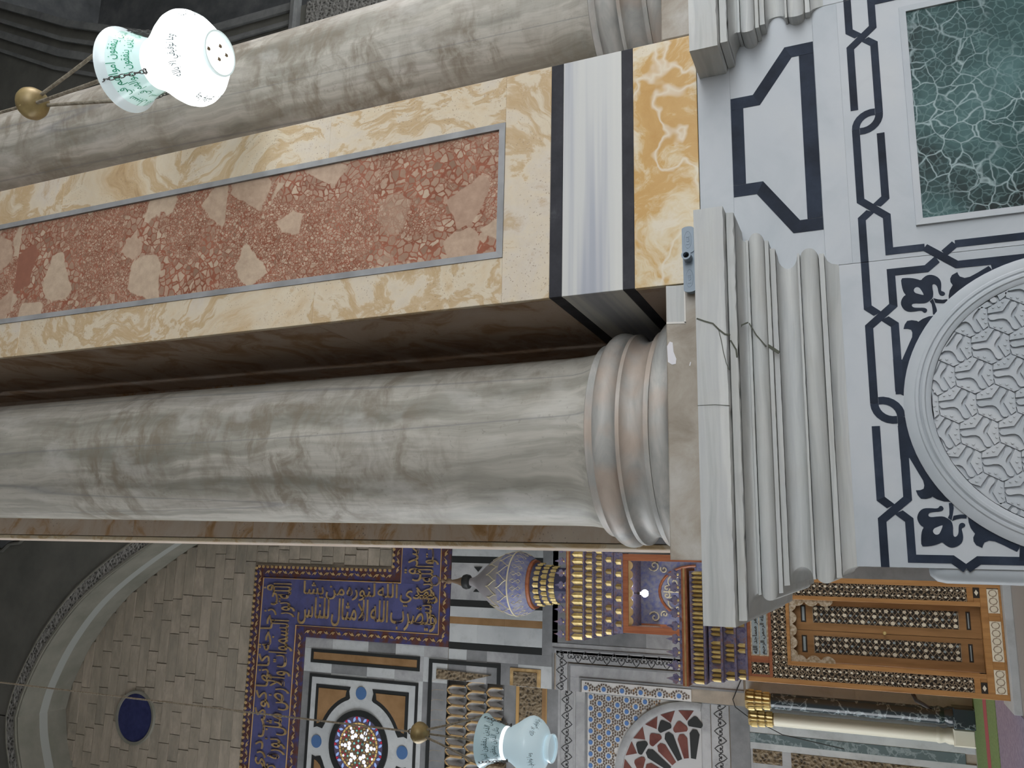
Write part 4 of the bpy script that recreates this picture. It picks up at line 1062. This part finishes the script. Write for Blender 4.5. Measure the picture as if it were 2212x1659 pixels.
mih = thing('mihrab', 'mihrab recess with heart borders, blue dotted mosaic and interlocking red and black arch', 'prayer niche', (AC, RY, 0))
Q = lambda x0, x1, z0, z1, nm, mt, pr=.012: plate(x0, x1, z0, z1, RY-pr, nm, mt, mih, yb=RY+.02, ch=.004)
Q(-7.2, -3.34, 10.60, 10.95, 'marble_slab', 'marble_dim_far'); Q(-7.2, -3.34, 10.515, 10.60, 'gold_moulding', 'gold_line', .04)
Q(-7.2, -3.34, 9.88, 10.515, 'carved_band', 'carved_brown', .02); Q(-7.2, -3.34, 9.76, 9.88, 'marble_slab', 'orange_far'); Q(-7.2, -3.34, 9.74, 9.76, 'gold_moulding', 'gold_line', .03)
Q(-7.2, -3.34, 9.43, 9.74, 'marble_slab', 'marble_dim_far')
heart_strip(mih, -7.2, -3.34, 9.01, 9.36, RY, True)
Q(-7.2, -3.34, 9.36, 9.43, 'frame_moulding', 'marble_grey_far', .03); Q(-7.2, -3.34, 8.95, 9.01, 'frame_moulding', 'marble_grey_far', .03)
Q(-7.2, -3.34, 8.70, 8.95, 'marble_slab', 'marble_grey_far'); Q(-7.2, -3.34, 8.64, 8.70, 'frame_moulding', 'marble_dim_far', .03)
Q(-7.2, -3.40, 5.90, 8.64, 'mosaic_ground', 'mosaic_ground', .01); plate(-3.34, -3.06, 5.92, 8.66, WY-.012, 'mosaic_ground', 'mosaic_ground', mih)
Q(-3.42, -3.34, 4.7, 8.7, 'frame_moulding', 'marble_dim_far', .03)
Q(-7.2, -3.34, 5.56, 5.90, 'marble_slab', 'marble_grey_far', .008); heart_strip(mih, -7.2, -3.34, 5.12, 5.54, RY, True)
Q(-7.2, -3.34, 4.65, 5.10, 'marble_slab', 'marble_dim_far')
ACZ, AR_ = 6.02, 1.80
blue = MB().prism([(0.056*math.cos(k*PI/4), .056*math.sin(k*PI/4)) for k in range(8)], -.014, .0).mesh('blue_tile', 'mosaic_blue')
small = MB(); smallw = MB(); sp = .27
for j in range(-1, 14):
    for i in range(-1, 16):
        x = -3.10-(i+.5*(j % 2))*sp; z = 5.98+j*sp*.866
        Y = WY-.012 if x > -3.34 else RY-.01
        def ok(a, b): return 5.95 < b < 8.60 and -6.6 < a < -3.10 and math.hypot(a+5.30, b-ACZ) > AR_+.14 and abs(a+3.37) > .06
        if ok(x, z): place('blue_tile', blue, mih, (x, Y, z))
        for k in range(6):
            for r_, s_, tgt in ((.115, .028, small), (.156, .021, smallw)):
                a, b = x+r_*math.cos(PI/6+k*PI/3+(.52 if r_ > .13 else 0)), z+r_*math.sin(PI/6+k*PI/3+(.52 if r_ > .13 else 0))
                if ok(a, b): (small if random.random() < .9 else smallw).prism([(a+s_*math.cos(q*PI/3), b+s_*math.sin(q*PI/3)) for q in range(6)], (WY if a > -3.34 else RY)-.022, (WY if a > -3.34 else RY)-.006)
small.build('brown_tiles', 'mosaic_brown', mih, kind='stuff'); smallw.build('rust_tiles', 'orange_far', mih, kind='stuff')
MX = -5.30
MB().prism([(MX+1.74*math.cos(math.radians(t)), ACZ+1.74*math.sin(math.radians(t))) for t in range(-8, 189, 7)], RY-.03, RY).build('arch_field', 'mihrab_white', mih)
m = MB(); m.loft([[(MX+r*math.cos(math.radians(t)), y, ACZ+r*math.sin(math.radians(t))) for r, y in ((1.72, RY), (1.72, RY-.07), (1.80, RY-.09), (1.90, RY-.06), (1.90, RY))] for t in range(-8, 189, 4)])
m.build('arch_frame', 'marble_grey_far', mih, smooth=40)
def lobe(cx, cz, r, t):
    pts = []
    for k in range(3):
        c = t-PI/2+k*PI/2 if k != 1 else t
        for i in range(5):
            a = c-1.0+i*.5; pts.append((cx+r*.85*math.cos(c)+r*.7*math.cos(a), cz+r*.85*math.sin(c)+r*.7*math.sin(a)))
    return pts
for k in range(13):
    t = math.radians(-4+k*15.6); cm = 'mihrab_red' if k % 2 else 'black_far'
    rh = 1.40 if k % 2 == 0 else 1.28
    c = pol(rh, t); n = (-math.sin(t), math.cos(t)); w0, w1 = .06, .12
    stem = [(MX+.62*math.cos(t)-n[0]*w0, ACZ+.62*math.sin(t)-n[1]*w0), (MX+.62*math.cos(t)+n[0]*w0, ACZ+.62*math.sin(t)+n[1]*w0), (MX+(rh-.22)*math.cos(t)+n[0]*w1, ACZ+(rh-.22)*math.sin(t)+n[1]*w1),
            (MX+(rh-.12)*math.cos(t)+n[0]*.05, ACZ+(rh-.12)*math.sin(t)+n[1]*.05), (MX+(rh-.12)*math.cos(t)-n[0]*.05, ACZ+(rh-.12)*math.sin(t)-n[1]*.05), (MX+(rh-.22)*math.cos(t)-n[0]*w1, ACZ+(rh-.22)*math.sin(t)-n[1]*w1)]
    MB().prism(stem, RY-.042, RY).build('voussoir', cm, mih); MB().prism(lobe(MX+c[0], ACZ+c[1], .115, t), RY-.044, RY).build('trefoil', cm, mih)
    t2 = t+math.radians(7.8); MB().prism([(MX+1.70*math.cos(t2-.11), ACZ+1.70*math.sin(t2-.11)), (MX+1.70*math.cos(t2+.11), ACZ+1.70*math.sin(t2+.11)), (MX+1.46*math.cos(t2), ACZ+1.46*math.sin(t2))], RY-.042, RY).build('red_triangle', 'mihrab_red', mih)
# lower mihrab flank
Q(-3.96, -3.34, 0, 4.65, 'marble_slab', 'marble_pale_far'); Q(-4.17, -3.96, .2, 4.65, 'green_strip', 'strip_green', .02); Q(-4.32, -4.17, 0, 4.65, 'marble_slab', 'marble_pale_far')
Q(-4.62, -4.32, 3.95, 4.60, 'relief_panel', 'carved_brown', .02); Q(-4.7, -4.32, .9, 3.75, 'mosaic_panel', 'carved_brown', .02); Q(-7.2, -4.32, 0, 4.65, 'marble_slab', 'marble_grey_far', .004)
def colonette(label, x, y, r, mt):
    c = thing('mihrab_colonette', label, 'column', (x, y, 0), group='slender colonettes of the mihrab')
    MB().slab(x-r*1.05, x+r*1.05, 0, .42, y-r*1.05, y+r*1.05, .03).build('base_block', mt, c)
    MB().lathe([(0, .42), (r*1.0, .42), (r*1.02, .5), (r*.82, .58), (r*.95, .66), (r*.98, .70), (r*.9, .74), (0, .74)], x, y, 28).build('base', mt, c, smooth=40)
    MB().lathe([(0, .74), (r*.88, .74), (r*.86, 4.06), (0, 4.06)], x, y, 28).build('shaft', mt, c, smooth=40)
    nm = MB()
    nm.add([(-.032, 0, 0), (0, -.03, 0), (.032, 0, 0), (.032, 0, .11), (0, -.03, .13), (-.032, 0, .11), (0, 0, .17)], [(0, 1, 4, 5), (1, 2, 3, 4), (5, 4, 6), (4, 3, 6)])
    nm = nm.mesh('gold_niche', 'gold_bright', fix=False)
    MB().lathe([(0, 4.06), (r*.8, 4.06), (r*.84, 4.25), (r*1.05, 4.62), (0, 4.62)], x, y, 12).build('capital', 'gold_deep', c)
    for j in range(3):
        for i in range(7):
            a = PI*1.08+PI*.84*i/6; rr_ = r*(.86+.09*j)
            place('gold_niche', nm, c, (x+rr_*math.cos(a), y+rr_*math.sin(a), 4.09+j*.17), rotz=a+PI/2)
    return c
colonette('dark green veined colonette with gilded capital right of the cream one', -3.13, 20.56, .20, 'col_green')
colonette('cream stone colonette with gilded capital beside the dark green one', -3.585, 20.95, .17, 'cream_stone')
tag(MB().tube([(-2.75, WY-.03, 4.75), (-3.2, WY-.05, 4.95), (-3.36, WY-.05, 4.9), (-3.6, RY-.05, 4.7), (-3.9, RY-.25, 3.9), (-4.1, RY-.1, 2.6)], .012, 5).build('loose_cable', 'black_far'),
    'thin dark cable strung loosely across the mihrab wall', 'cable')

# carpet stripes
cg = thing('carpet', 'green prayer carpet with a red line before the mihrab', 'carpet', (-3, 18, 0))
MB().box(-8, -1.97, 16.5, 20.75, .001, .02).build('field', 'carpet_green', cg); MB().box(-8, -1.97, 17.9, 18.5, .02, .024).build('red_stripe', 'carpet_red', cg)
tag(MB().box(-8, -1.97, 9.0, 16.4, .001, .018).build('carpet', 'carpet_purple'), 'dull purple carpet in front of the green one', 'carpet')

# ================================================================ MINBAR
mb = thing('minbar', 'tall wooden minbar with inlaid double door, gilded cornice and domed pavilion', 'minbar', (-1.03, 13.8, 0))
MY = 13.6
B = lambda x0, x1, z0, z1, yf, nm, mt, yb=None, par=None, ch=.004: MB().slab(x0, x1, z0, z1, yf, yb or MY+.12, ch).build(nm, mt, par or mb)
B(-1.95, -.10, 0, .10, MY-.25, 'step', 'marble_pale_far', 14.4)
MC = -1.03
B(-1.81, -1.735, .10, 3.58, MY, 'stile', 'wood_brown'); B(-.325, -.25, .10, 3.58, MY, 'stile', 'wood_brown')
B(-1.54, -1.48, .36, 2.96, MY-.01, 'jamb', 'wood_brown'); B(-.58, -.52, .36, 2.96, MY-.01, 'jamb', 'wood_brown'); B(-1.54, -.52, 2.92, 2.97, MY-.012, 'lintel', 'wood_brown')
B(-1.735, -.325, 3.19, 3.237, MY, 'rail', 'wood_red'); B(-1.735, -.325, 3.50, 3.58, MY, 'rail', 'wood_red'); B(-1.735, -.325, .10, .13, MY, 'rail', 'wood_brown'); B(-1.735, -.325, .27, .36, MY, 'rail', 'wood_brown')
for x0, x1 in ((-1.735, -1.54), (-.52, -.325)): B(x0, x1, .44, .52, MY, 'rail', 'wood_brown')
def strapwork(x0, x1, z0, z1, y, step=.105, par=None):
    """dark panel with crossing light straps and ivory pieces"""
    pn = B(x0, x1, z0, z1, y+.012, 'lattice_panel', 'wood_ebony', par=par)
    m = MB(); iv = MB()
    def clip(a, b):
        t0, t1 = 0.0, 1.0; dx, dz = b[0]-a[0], b[1]-a[1]
        for p_, q_ in ((-dx, a[0]-x0), (dx, x1-a[0]), (-dz, a[1]-z0), (dz, z1-a[1])):
            if abs(p_) < 1e-9:
                if q_ < 0: return None
            else:
                r_ = q_/p_
                if p_ < 0: t0 = max(t0, r_)
                else: t1 = min(t1, r_)
        return ((a[0]+dx*t0, a[1]+dz*t0), (a[0]+dx*t1, a[1]+dz*t1)) if t1-t0 > .02 else None
    span = (x1-x0)+(z1-z0)
    for sl in (1.35, -1.35, .42, -.42):
        n = int(span/step*1.6)+2
        for i in range(-n, n):
            a = (x0-.2, z0+i*step*(1 if abs(sl) > 1 else .92)); L_ = (x1-x0)+.4
            c_ = clip(a, (a[0]+L_, a[1]+sl*L_))
            if c_ and math.hypot(c_[1][0]-c_[0][0], c_[1][1]-c_[0][1]) > .03: m.prism(strip_quads(list(c_), .011)[0], y, y+.014)
    nx = max(2, int((x1-x0)/.07)); nz = int((z1-z0)/.075)
    for i in range(nx):
        for j in range(nz):
            x, z = x0+(i+.5)*(x1-x0)/nx, z0+(j+.5)*(z1-z0)/nz
            r_ = .017 if (i+j) % 2 else .012
            iv.prism([(x+r_*math.cos(k*PI/3), z+r_*1.2*math.sin(k*PI/3)) for k in range(6)], y-.004, y+.014)
    m.build('strapwork', 'strap_wood', pn, kind='stuff'); iv.build('ivory_inlay', 'ivory', pn, kind='stuff')
strapwork(-1.735, -1.54, .52, 3.19, MY); strapwork(-.52, -.325, .52, 3.19, MY); strapwork(-1.54, -.52, 2.97, 3.19, MY)
strapwork(-1.70, -1.53, 3.237, 3.50, MY); strapwork(-.53, -.36, 3.237, 3.50, MY)
B(-1.735, -1.70, 3.237, 3.5, MY, 'rail', 'wood_red'); B(-.36, -.325, 3.237, 3.5, MY, 'rail', 'wood_red'); B(-1.53, -1.435, 3.237, 3.5, MY, 'rail', 'wood_red'); B(-.625, -.53, 3.237, 3.5, MY, 'rail', 'wood_red')
tp = B(-1.435, -.625, 3.237, 3.50, MY, 'text_panel', 'ivory_trim')
B(-1.415, -.645, 3.258, 3.365, MY-.003, 'text_ground', 'pearl_grey', par=tp); B(-1.415, -.645, 3.375, 3.48, MY-.003, 'text_ground', 'pearl_grey', par=tp)
for z0, w_ in ((3.265, 'بسم الله الرحمن الرحيم'), (3.382, 'انما يعمر مساجد الله')):
    vs, fs = text_geo(shape_arabic(w_), .1, .004); vs = fit_text(vs, .75, .09); MB().add([(-1.405+a, MY-.006-c, z0+b) for a, b, c in vs], fs).build('lettering', 'wood_ebony', tp)
for x0, x1 in ((-1.74, -1.595), (-.465, -.32)):
    q = B(x0, x1, .36, .44, MY-.002, 'small_panel', 'wood_ebony'); MB().prism([(x0+.03, .40), ((x0+x1)/2, .375), (x1-.03, .40), ((x0+x1)/2, .425)], MY-.008, MY).build('ivory_lozenge', 'ivory', q)
for x0, x1 in ((-1.732, -1.416), (-1.307, -.772), (-.663, -.34)):
    q = B(x0, x1, .13, .27, MY-.004, 'inlay_panel', 'ivory')
    n = 3 if x1-x0 < .4 else 5
    for i in range(n):
        c = x0+(i+.5)*(x1-x0)/n; MB().tube([(c+.045*math.cos(k*PI/4), MY-.006, .20+.05*math.sin(k*PI/4)) for k in range(8)], .006, 4, True).build('rosette', 'strap_wood', q)
for x0, x1 in ((-1.416, -1.307), (-.772, -.663)): B(x0, x1, .13, .27, MY, 'rail', 'wood_brown')
for x0, x1 in ((-1.595, -1.48), (-.58, -.465)): B(x0, x1, .36, .44, MY+.004, 'rail', 'wood_brown')
# door leaves
DY = MY+.13
for x0, x1, nm in ((-1.48, -1.033, 'left'), (-1.027, -.58, 'right')):
    lf = B(x0, x1, .36, 2.92, DY, 'door_leaf', 'wood_door', DY+.08)
    a, b = (x0+.13, x1-.07) if nm == 'left' else (x0+.115, x1-.085)
    B(a, b, .64, 2.59, DY-.006, 'leaf_panel', 'wood_ebony', DY+.02, lf)
    m = MB(); iv = MB(); pg = MB()
    for i in range(3):
        for j in range(24):
            x, z = a+(i+.5)*(b-a)/3, .64+(j+.5)*1.95/24; k = (i*2+j) % 5
            r_ = (.030, .017, .026, .013, .020)[k]
            (iv if k in (0, 2, 1) else pg).prism([(x+r_*math.cos(q*2*PI/5+j), z+r_*1.1*math.sin(q*2*PI/5+j)) for q in range(5)], DY-.014, DY)
    for j in range(26):
        for sl in (.55, -.55):
            z = .64+j*.078; q = [(a, max(.64, min(2.59, z))), (b, max(.64, min(2.59, z+sl*(b-a)*1.4)))]
            m.prism(strip_quads(q, .009)[0], DY-.011, DY)
    m.build('strapwork', 'strap_wood', lf, kind='stuff'); iv.build('ivory_inlay', 'ivory', lf, kind='stuff'); pg.build('pearl_inlay', 'pearl_grey', lf, kind='stuff')
    for z0, z1 in ((2.69, 2.765), (.49, .545)):
        B(a, b, z0, z1, DY-.006, 'crosspiece', 'wood_ebony', DY+.02, lf); B(a+.02, b-.02, z0+.02, z1-.02, DY-.01, 'ivory_bar', 'pearl_grey', DY, lf, .002)
    if nm == 'left': MB().lathe([(0, 0), (.02, .004), (.022, .02), (.012, .03), (.026, .05), (.02, .065), (0, .07)], 0, 0, 14).xform(lambda p: (-1.012+p.x, DY-p.z, 1.612+p.y)).build('knob', 'gold_bright', lf, smooth=50)
# lobed trim of the opening
def lobed(p, q, n, depth, base):
    d = Vector((q[0]-p[0], q[1]-p[1])); L_ = d.length; d.normalize(); nn = Vector((-d.y, d.x))*base
    pts = [p, q]; k = n*6
    for i in range(k+1):
        t = 1-i/k; s = abs(math.sin(t*n*PI))**.7
        pts.append((p[0]+d.x*L_*t+nn.x*(.35+depth*s), p[1]+d.y*L_*t+nn.y*(.35+depth*s)))
    return pts
MB().prism(lobed((-.58, 2.92), (-1.48, 2.92), 5, .65, .10), MY+.02, MY+.06).build('lobed_trim', 'ivory_trim', mb)
MB().prism(lobed((-1.48, 2.90), (-1.48, 2.30), 3, .6, .10), MY+.022, MY+.06).build('lobed_trim', 'ivory_trim', mb)
MB().prism(lobed((-.58, 2.30), (-.58, 2.90), 3, .6, .10), MY+.022, MY+.06).build('lobed_trim', 'ivory_trim', mb)
MB().tube([(-1.82, MY+.1, 1.30), (-1.90, MY+.02, 1.26), (-1.97, MY-.02, 1.12), (-2.0, MY-.02, 1.05)], [.03, .03, .025, .012], 6).build('iron_hook', 'wood_ebony', mb, smooth=60)
# body of the stair behind the door
MB().prism([(0, 0), (0, 3.5), (.6, 3.5), (4.6, 5.3), (6.6, 5.3), (6.6, 0)], -1.66, -.40).xform(lambda p: (p.y, 13.95+p.x, p.z)).build('stair_flank', 'wood_brown', mb)
# gilded cornice over the door
def niche(w_, h, d):
    return MB().add([(-w_/2, 0, 0), (0, -d, 0), (w_/2, 0, 0), (w_/2, 0, h*.72), (0, -d, h*.82), (-w_/2, 0, h*.72), (0, 0, h)], [(0, 1, 4, 5), (1, 2, 3, 4), (5, 4, 6), (4, 3, 6), (0, 2, 1)])
def gold_row(par, x0, x1, y, z0, z1, sp, skip=None, mats=('gold_bright', 'gold_deep')):
    B(x0, x1, z0-.03, z1+.03, y+.004, 'cornice_tier', 'purple_paint', y+.5)
    n = int((x1-x0)/sp); w_ = (x1-x0)/n
    ms = [niche(w_*.86, z1-z0, .05).mesh('gilded_niche', q, fix=False) for q in mats]
    for i in range(n):
        if skip and skip(i): continue
        place('gilded_niche', ms[(i % 3 == 1) if len(ms) > 1 else 0], par, (x0+(i+.5)*w_, y, z0))
gold_row(mb, -1.86, -.20, MY-.40, 4.14, 4.31, .066); gold_row(mb, -1.83, -.23, MY-.27, 3.91, 4.06, .066, lambda i: i % 6 == 3)
gold_row(mb, -1.81, -.25, MY-.14, 3.73, 3.87, .066, lambda i: i % 6 in (2, 3)); gold_row(mb, -1.80, -.26, MY-.03, 3.58, 3.70, .074, lambda i: i % 5 in (2, 3, 4))
cren = MB().prism([(-.075, 0), (-.03, .06), (-.075, .10), (-.06, .15), (-.03, .15), (0, .25), (.03, .15), (.06, .15), (.075, .10), (.03, .06), (.075, 0)], -.02, .02).mesh('crenel', 'purple_paint')
cdot = MB().lathe([(0, -.014), (.016, -.008), (.02, 0)], 0, 0, 8).xform(lambda p: (p.x, p.z-.02, p.y+.05)).mesh('gold_dot', 'gold_bright', smooth=60)
def crenels(par, x0, x1, y, z, sp, s=1.0):
    n = int((x1-x0)/sp)
    for i in range(n):
        p = (x0+(i+.5)*(x1-x0)/n, y, z); c = place('crenel', cren, par, p, scale=(s, 1, s)); ROOTLOC[c.name] = p; place('gold_dot', cdot, c, p)
B(-1.90, -.16, 4.37, 4.455, MY-.45, 'fascia', 'wood_red', MY+.2); MB().tube([(-1.90, MY-.455, 4.41), (-.16, MY-.455, 4.41)], .016, 5).build('gold_moulding', 'gold_dull', mb)
B(-1.88, -.18, 4.455, 4.50, MY-.42, 'cornice_top', 'purple_paint', MY+.2)
crenels(mb, -1.90, -.16, MY-.42, 4.455, .19, 1.02)
# pavilion
KY = 18.6; KC = -.80
B(-1.66, -1.51, 4.4, 6.96, KY, 'pavilion_post', 'wood_red', KY+.2); B(-.09, .06, 4.4, 6.96, KY, 'pavilion_post', 'wood_red', KY+.2); B(-1.51, -.09, 6.83, 6.96, KY, 'pavilion_lintel', 'wood_red', KY+.2)
B(-1.66, -1.56, 4.4, 6.96, KY+1.6, 'pavilion_post', 'wood_red', KY+1.8); B(-.04, .06, 4.4, 6.96, KY+1.6, 'pavilion_post', 'wood_red', KY+1.8)
bp = B(-1.56, -.04, 4.4, 6.98, KY+1.60, 'back_panel', 'ogee_blue', KY+1.7)
MB().tube([(-.80+.62*math.cos(a*PI/16), KY+1.58, 5.62+.88*math.sin(a*PI/16)) for a in range(17)], .035, 6).build('arch_ring', 'wood_red', bp, smooth=50)
MB().prism([(-.80+.58*math.cos(a*PI/16), 5.62+.84*math.sin(a*PI/16)) for a in range(17)], KY+1.575, KY+1.6).build('lunette', 'ogee_blue', bp)
sw = MB()
def swirl(cx, cz, r, s, t0=0):
    sw.tube([(cx+s*r*(1-i/16)*math.cos(t0+i*.55), KY+1.565, cz+r*(1-i/16)*math.sin(t0+i*.55)) for i in range(15)], .018, 5)
for cx, cz, r, t0 in ((.22, 6.15, .17, 0), (.24, 5.85, .15, 2), (.40, 5.70, .12, 1), (.08, 6.32, .09, 3), (.10, 5.72, .11, 1), (.38, 6.05, .10, 4), (.60, 6.62, .14, 2), (.52, 6.38, .09, 1)):
    for s in (1, -1): swirl(-.80+s*cx, cz, r, s, t0)
sw.tube([(-.80, KY+1.565, 5.6), (-.80, KY+1.565, 6.4)], .02, 5); sw.build('gold_scrolls', 'gold_net', bp, kind='stuff')
MB().box(-1.6, 0, KY+.2, KY+1.6, 6.96, 7.0).build('pavilion_ceiling', 'purple_paint', mb)
MB().box(-1.66, -1.60, KY+.2, KY+1.6, 6.5, 6.96).build('side_valance', 'ivory_trim', mb); MB().box(0, .06, KY+.2, KY+1.6, 6.5, 6.96).build('side_valance', 'ivory_trim', mb)
MB().prism(lobed((-.09, 6.83), (-1.51, 6.83), 7, .6, .11), KY+.03, KY+.06).build('lobed_trim', 'gold_dull', mb)
MB().box(-1.66, .06, KY, KY+1.8, 4.2, 4.4).build('pavilion_floor', 'wood_red', mb)
bulb = thing('light_bulb', 'bare white bulb glowing inside the minbar pavilion', 'bulb', (-.82, 19.25, 6.58))
MB().lathe([(0, -.085), (.05, -.07), (.083, -.025), (.085, .01), (.06, .055), (.03, .08), (.03, .10), (0, .10)], -.82, 19.25, 20).xform(lambda p: (p.x, p.y, p.z+6.62)).build('glass', 'bulb_on', bulb, smooth=60)
MB().lathe([(0, .10), (.032, .10), (.032, .17), (.008, .18), (.008, .34), (0, .34)], -.82, 19.25, 12).xform(lambda p: (p.x, p.y, p.z+6.62)).build('socket', 'wood_ebony', bulb, smooth=50)
for k, (z0, z1, dx, sp, sk) in enumerate(((7.80, 8.08, 1.05, .142, None), (7.60, 7.77, 1.0, .128, None), (7.39, 7.55, .96, .128, None), (7.19, 7.34, .92, .128, lambda i: i % 2 == 1), (6.98, 7.13, .88, .128, lambda i: i % 2 == 0))):
    gold_row(mb, KC-dx, KC+dx, KY-.30+k*.07, z0, z1, sp, sk, ('gold_bright', 'gold_deep'))
B(KC-1.07, KC+1.07, 8.10, 8.18, KY-.36, 'fascia', 'wood_red', KY+2.0); MB().tube([(KC-1.07, KY-.365, 8.14), (KC+1.07, KY-.365, 8.14)], .016, 5).build('gold_moulding', 'gold_dull', mb)
crenels(mb, KC-1.07, KC+1.07, KY-.33, 8.18, .24, 1.15)
MB().box(KC-1.0, KC+1.0, KY-.2, KY+1.9, 8.15, 8.2).build('pavilion_roof', 'purple_paint', mb)
# dome
DX, DYY = -.715, 19.5
zs = lambda z: 1.6+(z-1.6)*1.048
MB().lathe([(0, 8.2), (.40, 8.2), (.42, zs(8.5)), (.46, zs(8.85)), (.53, zs(9.02)), (0, zs(9.02))], DX, DYY, 20).build('drum', 'navy_paint', mb)
gn = niche(.115, .17, .03).mesh('gilded_niche', 'gold_bright', fix=False)
for j in range(3):
    for i in range(20):
        a = 2*PI*(i+.5*(j % 2))/20
        if math.sin(a) > .3: continue
        r_ = (.425, .452, .492)[j]; place('gilded_niche', gn, mb, (DX+r_*math.cos(a), DYY+r_*math.sin(a), zs(8.46)+j*.19), rotz=a+PI/2)
MB().lathe([(.50, zs(9.02)), (.585, zs(9.03)), (.60, zs(9.08)), (.585, zs(9.12)), (.50, zs(9.13))], DX, DYY, 40).build('drum_ring', 'wood_red', mb, smooth=40)
DP = [(.585, 9.10), (.66, 9.20), (.72, 9.32), (.748, 9.46), (.742, 9.60), (.705, 9.78), (.63, 9.96), (.53, 10.14), (.41, 10.30), (.29, 10.43), (.19, 10.55), (.125, 10.65), (.095, 10.75), (.09, 10.78)]
DP = [(r*1.03, zs(z)) for r, z in DP]
def rdome(z):
    for (r0, z0), (r1, z1) in zip(DP, DP[1:]):
        if z0 <= z <= z1: return r0+(r1-r0)*(z-z0)/(z1-z0)
    return DP[-1][0]
dm = MB().lathe(DP, DX, DYY, 48).build('dome', 'dome_grey', mb, smooth=60)
MB().lathe([(r+.004, z) for r, z in DP[:6]], DX, DYY, 48).build('blue_band', 'ogee_blue', dm, smooth=60)
net = MB(); n = 13; z0_, z1_, z2_ = zs(9.50), zs(9.80), zs(10.12)
for k in range(n):
    for s in (1, -1):
        for (za, zb, off) in ((z0_, z1_, 0), (z1_, z2_, .5)):
            pts = []
            for i in range(9):
                t = i/8; e = .5-.5*math.cos(PI*t); z = za+(zb-za)*t; r_ = rdome(z)+.008; a = 2*PI*(k+off+s*.5*(1-e if off else e))/n
                pts.append((DX+r_*math.cos(a), DYY+r_*math.sin(a), z))
            net.tube(pts, .011, 4)
    a = 2*PI*(k+.5)/n
    for zc, hh in ((zs(9.36), .07), (zs(9.24), .05)):
        for da in (0, .5):
            aa = a+da*2*PI/n; r_ = rdome(zc)+.008
            net.tube([(DX+rdome(zc+hh*q)*1.01*math.cos(aa+w_), DYY+rdome(zc+hh*q)*1.01*math.sin(aa+w_), zc+hh*q) for q, w_ in ((-1, 0), (0, .06), (1, 0), (0, -.06), (-1, 0))], .008, 4)
    r_ = rdome(zs(9.66))+.004
net.build('gold_net', 'gold_net', dm, kind='stuff')
MB().tube([(DX+(rdome(zs(9.49))+.01)*math.cos(i*PI/24), DYY+(rdome(zs(9.49))+.01)*math.sin(i*PI/24), zs(9.49)) for i in range(48)], .02, 6, True).build('gold_ring', 'gold_net', dm, smooth=60)
MB().lathe([(.09, zs(10.77)), (.17, zs(10.80)), (.19, zs(10.88)), (.17, zs(10.95)), (.10, zs(10.97)), (0, zs(10.97))], DX, DYY, 24).build('collar', 'black_far', dm, smooth=50)
MB().lathe([(.13, zs(10.97)), (.07, zs(11.12)), (.035, zs(11.28)), (.07, zs(11.33)), (.075, zs(11.38)), (.04, zs(11.44)), (.025, zs(11.5)), (.055, zs(11.54)), (.025, zs(11.58)), (.0, zs(11.62))], DX, DYY, 20).build('finial', 'lead_came', dm, smooth=50)
MB().tube([(DX+.12*math.cos(i*PI/10), DYY, zs(11.75)+.12*math.sin(i*PI/10)) for i in range(20)], .026, 6, True).build('crescent', 'lead_came', dm, smooth=60)
